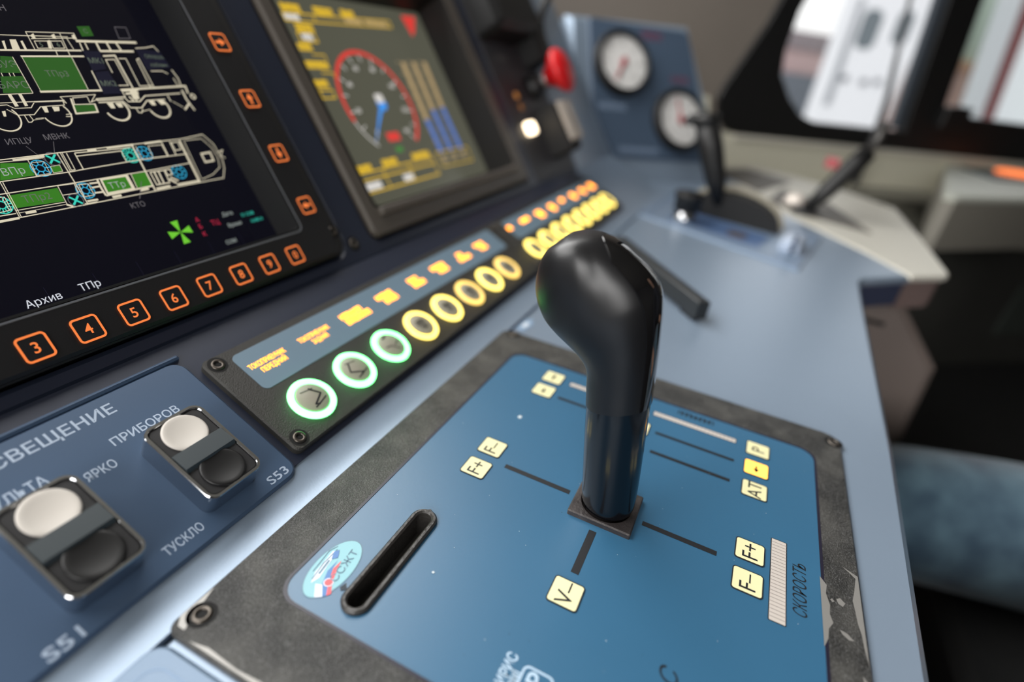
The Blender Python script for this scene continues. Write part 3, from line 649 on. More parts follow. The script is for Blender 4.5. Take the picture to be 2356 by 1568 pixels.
D1_DATA = r'''[["l","w",3,[0.8589,0.8389],[0.9227,0.8404]],["l","w",3,[0.9159,0.8059],[0.919,0.8506],[1.0339,0.8543],[1.0325,0.8375]],["l","w",3,[0.9194,0.8407],[1.0125,0.8432]],["l","w",3,[0.9223,0.833],[1.0238,0.8406]],["l","w",3,[0.9262,0.8275],[0.9567,0.8291],[0.9512,0.8101],[0.9245,0.8089],[0.9262,0.8275]],["l","w",3,[0.9641,0.8295],[0.9907,0.831],[0.9891,0.8117],[0.9612,0.8105],[0.9641,0.8295]],["l","w",6,[0.8392,0.8009],[1.0264,0.8072]],["l","w",8,[1.0781,0.8079],[1.1715,0.8107]],["l","w",3,[0.9629,0.8025],[0.9605,0.7888]],["l","w",3,[0.9983,0.8519],[0.991,0.7898]],["l","w",3,[1.0083,0.8402],[1.0097,0.8099]],["l","w",6,[0.8762,0.7867],[1.0243,0.7914]],["l","w",9,[1.0302,0.8331],[1.1946,0.8376]],["l","w",5,[1.0351,0.8278],[1.0321,0.808]],["l","w",5,[1.0487,0.8285],[1.0473,0.8115]],["l","w",7,[1.0794,0.8301],[1.0778,0.8099]],["l","w",7,[1.1082,0.8316],[1.1081,0.8111]],["l","w",7,[1.1349,0.833],[1.1379,0.8123]],["l","w",2,[0.8764,0.7848],[0.8719,0.6983]],["l","w",3,[0.9929,0.7884],[0.9867,0.7016]],["l","w",3,[0.8562,0.7842],[0.8524,0.6948]],["l","w",3,[0.7825,0.6919],[0.8517,0.6935]],["l","w",7,[0.8712,0.697],[1.0192,0.6973]],["l","w",5,[1.0234,0.7511],[1.0192,0.6973]],["l","w",4,[1.0766,0.7473],[1.0787,0.7838],[1.1036,0.7851],[1.101,0.7107],[1.0744,0.7104]],["l","w",6,[1.0787,0.794],[1.1114,0.7965],[1.1091,0.704]],["l","w",4,[1.1182,0.7879],[1.1377,0.7884],[1.1328,0.7082],[1.1742,0.7092]],["l","w",4,[1.1767,0.7902],[1.1683,0.7863],[1.1627,0.7031]],["l","w",4,[1.1767,0.7902],[1.1738,0.703]],["l","w",4,[1.1848,0.8203],[1.2146,0.8232],[1.2439,0.8292],[1.2514,0.8138]],["l","w",4,[1.1931,0.7528],[1.2292,0.7532],[1.2413,0.7453]],["l","w",5,[1.2617,0.7567],[1.2671,0.7309],[1.264,0.7081]],["l","w",4,[1.2516,0.7309],[1.2536,0.7082]],["l","w",7,[1.0732,0.698],[1.2771,0.7063],[1.2732,0.685]],["l","w",4,[1.0735,0.6986],[1.0734,0.6777]],["l","w",8,[1.0776,0.6955],[1.1206,0.6977]],["l","w",8,[1.0813,0.6865],[1.1154,0.6887]],["l","w",5,[0.9929,0.6744],[1.0705,0.6778],[1.0745,0.6642],[1.1068,0.663],[1.1315,0.6791],[1.2462,0.684]],["l","w",5,[0.9932,0.6701],[1.0643,0.672]],["l","w",5,[0.9941,0.6643],[1.0602,0.6647],[1.0717,0.6463],[1.1025,0.6448],[1.1297,0.6653],[1.185,0.6665]],["l","w",6,[1.0849,0.6774],[1.0899,0.6651]],["l","w",6,[1.0984,0.68],[1.0996,0.6663]],["l","w",5,[1.2012,0.6771],[1.2018,0.6611]],["l","w",3,[1.2075,0.6593],[1.2307,0.6405]],["l","w",7,[1.2579,0.6919],[1.2563,0.6657],[1.2591,0.6524],[1.2337,0.6338]],["l","w",6,[1.2591,0.6524],[1.2639,0.6307]],["l","w",4,[1.0854,0.6441],[1.0859,0.6319],[1.0939,0.63],[1.1029,0.6402]],["l","w",3,[1.0995,0.6343],[1.124,0.6392]],["l","w",3,[0.772,0.6716],[0.9128,0.6734]],["l","w",3,[0.7691,0.6661],[0.7829,0.6666],[0.7941,0.6574],[0.8292,0.6575],[0.8409,0.6689]],["l","w",3,[0.8434,0.6714],[0.9094,0.6716]],["l","w",3,[0.7772,0.6556],[0.7917,0.6405],[0.8267,0.6401],[0.8505,0.6592],[0.9065,0.6608]],["l","w",3,[0.8052,0.6392],[0.805,0.6223],[0.8114,0.6219],[0.8174,0.6267],[0.8159,0.6386]],["l","w",2,[0.8174,0.6267],[0.8414,0.6291]],["l","w",2,[0.8248,0.6302],[0.8425,0.6312]],["l","w",3,[0.8977,0.6366],[0.9104,0.6372],[0.9056,0.6306],[0.8948,0.6312]],["l","w",3,[0.906,0.6608],[0.9082,0.6703],[0.9137,0.666],[0.908,0.6826],[0.9969,0.6863],[0.9752,0.6664],[0.9948,0.6729]],["l","w",6,[0.9305,0.6764],[0.9218,0.6374],[0.9774,0.6392],[0.9812,0.6605]],["l","w",3,[0.9318,0.6625],[0.9357,0.679],[0.9729,0.6813],[0.9711,0.6637]],["l","w",4,[0.9273,0.6613],[0.9786,0.6606]],["p","w",0,[0.9246,0.8418],[0.9347,0.8477],[0.9335,0.8345],[0.9263,0.834]],["p","w",0,[0.9736,0.8449],[0.9834,0.8496],[0.9822,0.836],[0.9749,0.8361]],["p","w",0,[1.0254,0.8482],[1.0337,0.8515],[1.0325,0.8375],[1.0239,0.8384]],["p","w",0,[0.8541,0.8235],[0.8603,0.8251],[0.8543,0.8033],[0.8499,0.8031]],["p","w",0,[0.8728,0.8284],[0.8864,0.8291],[0.8831,0.804],[0.8662,0.8033]],["p","w",0,[0.8946,0.8257],[0.8999,0.8273],[0.8984,0.8051],[0.8926,0.8049]],["p","w",0,[0.7974,0.6923],[0.8048,0.6921],[0.8054,0.6625],[0.7974,0.6616]],["p","w",0,[0.8197,0.693],[0.8268,0.6928],[0.8254,0.6629],[0.8182,0.662]],["p","w",0,[0.9574,0.8305],[0.9639,0.8322],[0.9579,0.809],[0.9517,0.8087]],["p","w",0,[0.8528,0.6591],[0.8641,0.6586],[0.861,0.644],[0.853,0.6444]],["p","w",0,[0.8756,0.6581],[0.8919,0.6574],[0.8874,0.6467],[0.875,0.646]],["p","w",0,[1.0134,0.6621],[1.0305,0.6629],[1.0285,0.6468],[1.0176,0.6473]],["p","w",0,[1.0353,0.6612],[1.0528,0.662],[1.0511,0.6487],[1.0399,0.6492]],["p","w",0,[1.1328,0.6651],[1.1491,0.6661],[1.1496,0.6505],[1.1372,0.651]],["p","w",0,[1.1608,0.6642],[1.1785,0.6667],[1.18,0.6524],[1.1663,0.6514]],["p","w",0,[1.0951,0.6952],[1.1167,0.6962],[1.1111,0.6705],[1.0924,0.6696]],["p","w",0,[0.7648,0.6517],[0.7725,0.6526],[0.7675,0.6389],[0.7624,0.6392]],["p","g",0,[0.8761,0.7843],[0.992,0.7879],[0.986,0.7013],[0.872,0.6986]],["p","g",0,[0.8314,0.786],[0.8566,0.785],[0.8539,0.7443],[0.8099,0.7445]],["p","g",0,[0.8054,0.7359],[0.853,0.737],[0.85,0.6954],[0.7906,0.6955]],["p","g",0,[0.9266,0.66],[0.9779,0.6592],[0.9759,0.6413],[0.9251,0.6411]],["p","g",0,[1.0521,0.8742],[1.0864,0.8774],[1.0838,0.8504],[1.0513,0.8467]],["p","n",0,[1.0313,0.8066],[1.0762,0.8069],[1.0653,0.7574],[1.0261,0.7512]],["p","n",0,[1.0299,0.7484],[1.0676,0.7516],[1.0706,0.6882],[1.0188,0.6866]],["p","n",0,[1.183,0.8172],[1.2548,0.814],[1.263,0.7648],[1.1821,0.7558]],["l","y",3,[1.1571,0.8802],[1.1904,0.8812],[1.1859,0.8492],[1.1517,0.8472],[1.1571,0.8802]],["l","w",3,[0.8117,0.744],[0.8109,0.7364]],["l","w",3,[0.8277,0.7441],[0.8269,0.7365]],["l","w",3,[0.8363,0.7442],[0.8356,0.7365]],["c","w",4,[0.8761,0.6391],[0.0335,0]],["c","w",4,[0.7605,0.6355],[0.0335,0]],["c","w",6,[1.0307,0.6432],[0.0335,0]],["c","w",6,[1.1535,0.6434],[0.0335,0]],["c","w",5,[1.2841,0.6731],[0.009,0]],["l","w",4,[0.7029,0.5387],[0.8293,0.5414],[1.1705,0.5453],[1.2439,0.5525],[1.2633,0.5201],[1.2648,0.4666],[1.2553,0.4401],[1.2338,0.4103],[1.1446,0.4096],[0.8228,0.4044],[0.6704,0.4018]],["l","w",8,[0.6314,0.401],[0.667,0.4013]],["l","w",3,[1.1775,0.5398],[1.2327,0.5401],[1.2503,0.5112],[1.2527,0.475],[1.242,0.4454],[1.206,0.4267],[1.1641,0.4181]],["l","w",9,[1.1583,0.5391],[1.1493,0.4114]],["l","w",3,[1.1721,0.5393],[1.1599,0.4171]],["l","w",4,[0.6772,0.4892],[0.8282,0.4909],[0.8615,0.4929],[1.0187,0.4993],[1.1601,0.4991]],["l","w",4,[0.6625,0.461],[0.8274,0.4624],[1.0083,0.4655],[1.1537,0.4711]],["l","w",4,[0.8238,0.5399],[0.8228,0.4044]],["l","w",3,[0.8314,0.5409],[0.8286,0.4916]],["l","w",3,[0.8445,0.5385],[0.8413,0.4947],[0.8326,0.4944],[0.8352,0.5391]],["l","w",6,[1.0144,0.5407],[1.0061,0.4094]],["l","w",3,[0.6764,0.4876],[0.6702,0.4013]],["l","w",3,[0.681,0.4868],[0.6738,0.4023]],["l","w",4,[0.8625,0.5358],[0.8603,0.4931]],["l","w",4,[0.8633,0.5282],[0.9776,0.529],[0.9751,0.4995]],["l","w",4,[0.8641,0.5365],[0.9799,0.5355]],["l","w",4,[0.9794,0.5347],[1.0074,0.5361]],["l","w",3,[0.7553,0.5324],[0.7525,0.4921]],["l","w",3,[0.7001,0.5333],[0.7553,0.5324],[0.7901,0.5333]],["l","w",7,[0.7277,0.5347],[0.7921,0.537]],["l","w",2,[0.7585,0.5242],[0.7852,0.524],[0.7837,0.4935],[0.7539,0.4927],[0.7585,0.5242]],["l","w",2,[0.7926,0.5102],[0.8139,0.5107],[0.8123,0.4946],[0.7907,0.4937],[0.7926,0.5102]],["l","w",9,[0.8974,0.5396],[0.9156,0.5398]],["l","w",8,[0.9471,0.5412],[1.0169,0.5426]],["l","w",8,[1.0528,0.5428],[1.1004,0.5442]],["l","w",3,[1.0228,0.5374],[1.0202,0.4967]],["l","w",3,[1.0571,0.5343],[1.0977,0.5341],[1.0972,0.5003],[1.0527,0.5002],[1.0571,0.5343]],["l","w",5,[1.102,0.5415],[1.099,0.5007]],["l","w",5,[1.1274,0.5405],[1.1238,0.5009]],["l","w",4,[1.1303,0.5371],[1.1506,0.5376],[1.1489,0.5148],[1.1294,0.5131],[1.1303,0.5371]],["l","w",3,[0.7825,0.4612],[0.8204,0.4608],[0.8168,0.4364],[0.7821,0.4368]],["l","w",3,[0.7825,0.4612],[0.7782,0.4142]],["l","w",3,[0.6712,0.4192],[0.7762,0.4193]],["l","w",2,[0.674,0.4126],[0.7778,0.4135]],["l","w",4,[0.6376,0.413],[0.6678,0.4127]],["l","w",8,[0.6882,0.4096],[0.7064,0.4095]],["l","w",7,[0.7782,0.412],[0.7869,0.4061]],["l","w",7,[0.827,0.412],[0.8498,0.4118]],["l","w",3,[0.8167,0.407],[0.8469,0.4066]],["l","w",3,[0.8288,0.4561],[0.8508,0.4551],[0.8492,0.4247],[0.8249,0.4242],[0.8288,0.4561]],["l","w",6,[0.8557,0.4549],[0.876,0.4543]],["l","w",6,[0.8546,0.4437],[0.8757,0.4443]],["l","w",6,[0.8544,0.4295],[0.8748,0.4286]],["l","w",7,[0.8773,0.4613],[0.8747,0.4402],[0.8752,0.4199]],["l","w",7,[0.8861,0.4607],[0.9518,0.4611],[0.9506,0.4239],[0.8822,0.4229],[0.8861,0.4607]],["l","w",8,[0.9552,0.4621],[0.9537,0.4218]],["l","w",6,[0.8769,0.4181],[1.0079,0.423]],["l","w",3,[0.9673,0.4632],[0.9626,0.4248]],["l","w",9,[0.8904,0.4112],[0.9099,0.4119]],["l","w",9,[0.9693,0.416],[0.9892,0.417]],["l","w",5,[1.0206,0.4606],[1.063,0.4612],[1.0586,0.4239],[1.019,0.4236],[1.0206,0.4606]],["l","w",6,[1.0322,0.4595],[1.0295,0.4256]],["l","w",6,[1.0449,0.4601],[1.0418,0.4251]],["l","w",9,[1.0141,0.4126],[1.0527,0.4138]],["l","w",8,[1.0789,0.4141],[1.1458,0.4144]],["l","w",5,[1.0662,0.4614],[1.081,0.4618],[1.0798,0.446],[1.0647,0.4451],[1.0662,0.4614]],["l","w",8,[1.0638,0.4326],[1.0764,0.4209]],["l","w",6,[1.0702,0.4379],[1.0859,0.4258]],["l","w",7,[1.2047,0.4938],[1.2367,0.4951],[1.2333,0.4682],[1.203,0.4671],[1.2047,0.4938]],["l","w",4,[1.2608,0.4912],[1.2838,0.4972],[1.2673,0.4801],[1.2778,0.4718]],["l","w",3,[0.6589,0.4541],[0.6669,0.4538],[0.6647,0.4224],[0.6417,0.4209]],["l","w",3,[0.6614,0.4511],[0.6604,0.422]],["l","y",2,[0.7691,0.5647],[0.7999,0.5065]],["l","y",2,[0.8318,0.5701],[0.8196,0.5431]],["l","y",3,[0.9829,0.4396],[0.9527,0.3947]],["p","h",0,[0.6989,0.5309],[0.7518,0.5258],[0.7501,0.4938],[0.6785,0.4918]],["p","h",0,[0.674,0.4558],[0.7792,0.4564],[0.7769,0.4219],[0.6699,0.4246]],["p","h",0,[0.7927,0.5094],[0.8131,0.51],[0.8119,0.4952],[0.7918,0.4944]],["p","h",0,[0.8876,0.4587],[0.95,0.459],[0.9495,0.4256],[0.8845,0.4245]],["p","h",0,[0.9688,0.4624],[1.0097,0.4638],[1.0049,0.4242],[0.9634,0.4246]],["f","b",3,[0.7707,0.5087],[0.0215,8]],["f","b",3,[0.8357,0.4391],[0.0215,8]],["f","b",3,[1.0357,0.5146],[0.0215,8]],["f","b",3,[1.1041,0.4497],[0.0215,8]],["f","t",3,[0.9954,0.514],[0.0215,14]],["f","t",3,[0.6521,0.437],[0.0215,14]],["x","t",4,[0.8074,0.5278],[0.0165,0]],["x","t",4,[0.8018,0.4192],[0.0165,0]],["v","k",0,[1.0078,0.2807],[0.036,0]],["t","q",0.021,[0.8326,0.7658],"БУЭ"],["t","q",0.021,[0.822,0.7148],"БАРС"],["t","q",0.019,[0.9336,0.7435],"ТПр3"],["t","q",0.018,[1.0503,0.7802],"МК1"],["t","q",0.018,[1.0494,0.7166],"МК2"],["t","q",0.014,[0.9368,0.8187],"5"],["t","q",0.014,[0.9777,0.8208],"6"],["t","q",0.014,[1.0686,0.8622],"С"],["t","q",0.013,[1.2286,0.7973],"Оборуд."],["t","q",0.013,[1.2287,0.7721],"кабины"],["t","y",0.022,[0.8982,0.9082],"Н"],["t","y",0.02,[0.7622,0.5784],"ИПЦУ"],["t","y",0.02,[0.8455,0.5823],"МВНК"],["t","y",0.02,[0.9386,0.3793],"КТО"],["t","u",0.021,[0.7135,0.5098],"ВПр"],["t","q",0.021,[0.7265,0.4411],"ТПр2"],["t","u",0.02,[0.9168,0.4411],"ТТр"],["t","r",0.016,[1.0754,0.3037],"А"],["t","r",0.016,[1.074,0.2825],"Б"],["t","r",0.016,[1.0738,0.2591],"К"],["t","r",0.018,[1.1255,0.2837],"ТЦ"],["t","u",0.014,[1.1792,0.3008],"Дата"],["t","u",0.014,[1.1855,0.2644],"Время"],["t","u",0.014,[1.1419,0.2165],"СОМ"],["t","t",0.012,[1.2467,0.2854],"31.12.08"],["t","t",0.012,[1.2694,0.2605],"16:48:16"],["t","W",0.021,[0.6166,0.2083],"Архив"],["t","W",0.021,[0.72,0.2108],"ТПр"]]'''
def draw1():
    g = MB(); z = -.0785; D1 = json.loads(D1_DATA)
    for n_, r in enumerate(D1):
        k, c_, w_ = r[0], r[1], r[2]; mi = keys.index(c_); a = r[3:]
        if k == 'l': g.line(a, .00058 * w_ if w_ < 6 else .0007 * w_, z + .0004, mi)
        elif k == 'p': g.flat([tuple(p) for p in a], z + (.0001 if c_ != 'n' else .0002), mi)
        elif k == 'c': (u, v), (r_, _) = a; g.ring(u, v, r_ - .0008 * w_, r_, z + .0004, mi, 40, *((pi * 1.0 + .25, 2 * pi + -.25 + .9) if r_ > .02 else (0, 2 * pi)))
        elif k == 'f':
            (u, v), (r_, n) = a; g.ring(u, v, r_ * .9, r_, z + .0003, mi, 24); g.ring(u, v, r_ * .35, r_ * .45, z + .0003, mi, 16)
            for i in range(n): an = 2 * pi * i / n; g.line([(u + r_ * .4 * cos(an), v + r_ * .4 * sin(an)), (u + r_ * .95 * cos(an), v + r_ * .95 * sin(an))], .0022, z + .0003, mi)
        elif k == 'x':
            (u, v), (r_, _) = a; g.ring(u, v, r_ * .95, r_ * 1.05, z + .0004, keys.index('y'), 24)
            for an in (pi / 4, 3 * pi / 4): g.line([(u - r_ * .8 * cos(an), v - r_ * .8 * sin(an)), (u + r_ * .8 * cos(an), v + r_ * .8 * sin(an))], .0045, z + .0005, mi)
        elif k == 'v':
            (u, v), (r_, _) = a
            for i in range(4):
                an = pi / 2 * i + pi / 2 + .05; g.flat([(u, v), (u + r_ * cos(an - .32), v + r_ * sin(an - .32)), (u + r_ * cos(an + .32), v + r_ * sin(an + .32))], z + .0004, mi)
        elif k == 't': (u, v), s_ = a; g.text(s_, u, v, w_ * (.70 if c_ == 'y' else .82 if c_ != 'W' else .85), z + .0006, mi)
    # soft key row dividers and footer labels
    for u in (.52, .63, .74, .85, .96, 1.07, 1.18): g.line([(u, .178), (u, .235)], .0012, z + .0002, keys.index('n'))
    return g
d1 = Thing('left_display', 'black locomotive diagram display with glowing orange number keys', 'display', FD, (.8, .6, -.2))
op1 = rrect(.20, .172, 1.322, 1.22, .018)
d1.part('flange', MB().prism(rrect(.13, .052, 1.49, 1.29, .055), -.2, .006, .006, [op1]), M_bezel)
d1.part('recess_wall', MB().prism(op1, -.1, .0285, 0, [inset(ccw(op1), .006)]), M_gap)
d1.part('bezel', MB().prism(rrect(.13, .056, 1.445, 1.285, .045), .006, .030, .008, [op1]), M_black)
s1_ = d1.part('screen', MB().prism(rrect(.19, .162, 1.335, 1.23, 0), -.10, -.08, 0), M_scr1)
draw1().build('screen_graphics', [PAL[k] for k in keys], s1_, d1.org)
ed = MB().prism(rrect(.194, .166, 1.328, 1.226, .02), .0295, .0305, 0, [rrect(.1975, .1695, 1.3245, 1.2225, .018)]); d1.part('opening_edge', ed, mat('grey_edge', (110, 112, 118), .4))
M_key = glow('orange_key_light', (1.0, .235, .055), 1.0)
def key(T_, u, v, txt, arrow=None, w_=.030):
    sz = .029
    o = T_.part('key_button', MB().prism(rrect(u - sz + .002, v - sz + .002, u + sz - .002, v + sz - .002, .008), w_, w_ + .003, .001), M_black)
    g = MB(); P = ccw(rrect(u - sz, v - sz, u + sz, v + sz, .010)); Q = list(reversed(inset(P, .0048))); g.cap([P, Q], w_ + .0035, 0)
    if txt: g.text(txt, u, v, .024, w_ + .0035, bold=.01)
    if arrow is not None:
        c_, s_ = cos(arrow), sin(arrow); R2 = lambda x, y: (u + x * c_ - y * s_, v + x * s_ + y * c_)
        g.line([R2(-.015, 0), R2(.002, 0)], .0075, w_ + .0035); g.flat([R2(.018, 0), R2(-.001, .012), R2(-.001, -.012)], w_ + .0035)
    g.build('key_light', M_key, o, T_.org)
for i, ch in enumerate('34567890'): key(d1, .514 + .1048 * i - .004, .101, ch)
for (v, a_) in ((.97, 0), (.789, 0), (.607, pi / 2), (.424, -pi / 2), (.241, pi)): key(d1, 1.388, v, None, a_)
screws(d1, [(1.468, .137)], .006, .017)

d2 = Thing('right_display', 'grey framed driving display with round speed dial and bar graphs', 'display', FD, (2.4, .6, -.2))
op2 = rrect(1.735, .165, 3.055, 1.16, .03)
d2.part('flange', MB().prism(rrect(1.662, .060, 3.18, 1.31, .035), -.2, .010, .01, [op2]), M_bezel2)
d2.part('lower_lip', MB().prism(rrect(1.74, .130, 3.04, .165, .01), .010, .028, .008), M_bezel2)
d2.part('recess_wall', MB().prism(op2, -.19, .009, 0, [inset(ccw(op2), .008)]), mat('deep_black_recess', (16, 14, 12), .6))
s2_ = d2.part('screen', MB().prism(rrect(1.72, .15, 3.07, 1.18, 0), -.19, -.17, 0), mat('reflection_veil_lcd', (40, 40, 34), .16, emit=(.085, .085, .062), strength=1.0))  # olive glow: LCD backlight plus the grey veil of window reflections, painted as emission
g = MB(); z = -.1685
pal2 = [glow('lcd_yellow', (.78, .50, .03), .95), glow('lcd2_white', (.75, .72, .68), .9), glow('lcd2_red', (.75, .05, .04), .95), glow('lcd2_tan', (.50, .36, .18), .85), glow('lcd2_blue', (.10, .20, .55), .95), glow('lcd2_green', (.06, .25, .05), .9), glow('lcd2_bright_blue', (.05, .30, .85), 1.0), mat('lcd2_grey', (120, 118, 110), .4, emit=(.45, .44, .42), strength=1.0)]
Y_, W2, R2_, T2, B2, G2, BB = 0, 1, 2, 3, 4, 5, 6
for u, v, wd in ((2.035, 1.078, .11), (2.232, 1.081, .12), (2.399, 1.086, .09), (2.06, .995, .10), (2.005, .910, .075), (2.027, .834, .13), (1.995, .753, .075), (1.991, .370, .11), (2.19, .376, .11), (2.455, .378, .15)):
    g.glyphs(u, v, wd, .026, z, int(u * 1000), Y_, t=.009)
g.line([(1.97, 1.052), (2.72, 1.078), (2.72, 1.045), (1.97, 1.02), (1.97, 1.052)], .006, z, Y_); g.line([(2.15, 1.06), (2.15, 1.03)], .006, z, Y_)
g.glyphs(2.016, 1.038, .085, .022, z, 51, W2, t=.008); g.glyphs(2.42, 1.052, .12, .018, z, 52, 3, t=.007); g.glyphs(2.60, 1.056, .18, .018, z, 53, 3, t=.006)
g.line(rrect(2.00, .935, 2.10, .975) + [(2.10, .975)], .006, z, Y_); g.glyphs(2.05, .955, .06, .022, z, 54, W2, t=.008)
g.line([(2.03, .88), (2.10, .88), (2.10, .855)], .005, z, Y_); g.line([(2.03, .80), (2.10, .80), (2.10, .78)], .005, z, Y_); g.line(rrect(1.96, .69, 2.04, .725) + [(2.04, .725)], .006, z, Y_)
cx2, cy2, r2 = 2.324, .653, .252
g.ring(cx2, cy2, r2 - .013, r2 + .006, z, R2_, 48, radians(-52), radians(197)); g.ring(cx2, cy2, r2 - .006, r2 + .001, z, W2, 16, radians(197), radians(232))
for k in range(15):
    a_ = radians(228 - 20 * k); g.line([(cx2 + (r2 - .02) * cos(a_), cy2 + (r2 - .02) * sin(a_)), (cx2 + (r2 - .045) * cos(a_), cy2 + (r2 - .045) * sin(a_))], .006, z, W2)
    if k % 2 == 0: g.text(str(k // 2 * 2 * 10), cx2 + (r2 - .072) * cos(a_), cy2 + (r2 - .072) * sin(a_), .022, z, W2, bold=.02)
g.flat(circ(2.335, .652, .034), z + .0006, BB); g.flat(rrect(2.305, .655, 2.365, .700, .012), z + .0012, W2)
a_ = Vector((2.155 - 2.335, .471 - .652)); nn_ = Vector((-a_.y, a_.x)).normalized() * .012; g.flat([tuple(Vector((2.335, .652)) + nn_), tuple(Vector((2.335, .652)) - nn_), (2.153, .468), (2.158, .474)], z + .0005, BB)
g.flat(rrect(2.26, .470, 2.355, .512, .004), z, R2_); g.flat(rrect(2.28, .414, 2.335, .440, .004), z, G2)
for (u0, u1, vt, vm, vb) in ((2.655, 2.695, .862, .552, .372), (2.755, 2.795, .866, .60, .372), (2.860, 2.900, .868, .61, .371)):
    sh_ = -.02
    g.flat([(u0, vt), (u1, vt), (u1 + sh_, vm), (u0 + sh_, vm)], z, T2); g.flat([(u0 + sh_, vm), (u1 + sh_, vm), (u1 + sh_, vb), (u0 + sh_, vb)], z, B2)
    for k in range(9): vv = vb + (vt - vb) * k / 8; g.line([(u0 - .035, vv), (u0 - .012, vv)], .004, z, T2)
g.glyphs(2.655, .335, .05, .03, z, 60, T2, t=.007); g.glyphs(2.755, .335, .05, .03, z, 61, T2, t=.007); g.glyphs(2.86, .335, .05, .03, z, 62, T2, t=.007)
g.line([(2.595, .375), (2.93, .372), (2.93, .29), (2.60, .295), (2.595, .375)], .005, z, Y_)
for v_ in (.352, .320, .262): g.line([(1.925, v_), (2.54, v_ + .004)], .007, z, Y_)
for u_ in (1.925, 2.115, 2.32, 2.54): g.line([(u_, .352), (u_, .262)], .006, z, Y_)
g.flat(rrect(1.935, .272, 2.06, .306, 0), z + .0003, W2); g.flat(rrect(2.235, .272, 2.315, .305, 0), z + .0003, W2)
g.flat([(2.86, 1.122), (2.998, 1.126), (2.93, 1.04), (2.885, 1.008)], z, R2_)
g.build('screen_graphics', pal2, s2_, d2.org)
screws(d2, [], 0)
sn = Thing('surround_screw', 'dark recessed screw between the two displays below their gap', 'screw', FD, (1.545, .072, 0))
sn.part('screw_head', screw_mb(MB(), 1.545, .072, -.004, .019), [M_screw, M_hole])

# ---------------------------------------------------------------- third console panel: emergency button, lamp, handles
rp = Thing('radio_panel', 'charcoal console panel right of the displays with lamps and labels', 'panel', FD, (3.65, .5, -.2))
rp.part('plate', MB().prism(rrect(3.30, .02, 4.0, 1.18, .02), -.2, .0, .01), mat('charcoal_panel', (50, 50, 54), .5))
for a_ in ((3.52, .82, .16, .03, .001, 71), (3.76, .52, .16, .035, .001, 72)): rp.part('panel_lettering', MB().glyphs(*a_, 0, t=.008), mat('dim_grey_print', (96, 96, 96), .6))
rp.part('indicator_light', MB().prism(rrect(3.425, .315, 3.545, .395, .02), 0, .03, .006), glow('white_lamp', (1.0, .80, .55), 4.5), label='square lamp glowing warm white')
for v_, s_ in ((.575, 1.0), (.50, .5)): rp.part('indicator_dot', MB().lathe(3.50, v_, [(.022, 0), (.022, .008), (.012, .012)], 0, 16), glow('amber_dot_%d' % int(s_ * 10), (.75, .28, .05), .5 * s_), label='dim amber dot')
eb = Thing('emergency_button', 'red mushroom emergency stop button on the console', 'emergency button', FD, (3.80, .62, 0))
eb.part('collar', MB().lathe(3.80, .62, [(.085, 0), (.085, .04), (.06, .06), (.055, .10)], 0, 28), M_black)
eb.part('neck', MB().lathe(3.80, .62, [(.05, .08), (.05, .15)], 0, 28), M_steel)
eb.part('mushroom_head', MB().lathe(3.80, .62, [(.055, .13), (.075, .17), (.13, .215), (.145, .235), (.14, .26), (.11, .285), (.05, .298), (.002, .30)], 0, 36), M_red)
tv = Thing('toggle_handles', 'pair of black slide handles with pale metal fronts below the red button', 'handles', FD, (3.85, .32, 0))
for u_ in (3.71, 3.85):
    o = tv.part('handle', MB().prism(rrect(u_ - .03, .12, u_ + .03, .46, .025), 0, .16, .015), M_rubber)
    MB().prism(rrect(u_ - .018, .18, u_ + .018, .45, .015), .16, .20, .01).build('metal_front', mat('pale_worn_alloy', (176, 168, 160), .4, .4), o, tv.org)
# dark hood & bracket above the red button, with its hanging cable
hd_ = Thing('handset_cradle', 'black handset cradle at the top of the console beside the gauges', 'cradle', FD, (3.7, 1.0, 0))
hd_.part('hood', MB().prism(rrect(3.32, .92, 3.98, 1.30, .05), 0, .18, .04), M_rubber)
hd_.part('hook', MB().prism(rrect(3.86, .74, 4.04, 1.2, .04), 0, .16, .03), M_rubber)
hd_.part('bracket', MB().prism(rrect(3.90, 1.12, 4.14, 1.34, .03), -.1, -.01, .01), mat('sky_bracket', (130, 165, 190), .5))
cb = MB(); P = [FD.at(*p) for p in ((4.03, .86, .12), (4.06, 1.0, .14), (4.08, 1.1, .22), (4.16, 1.2, .36), (4.32, 1.26, .52), (4.55, 1.28, .7))]
single('black_cable', 'thin black cable curving up beside the handset cradle', 'cable', cb.tube(crom([tuple(p) for p in P], 5), .028), M_rubber, F0, tuple(P[0]))

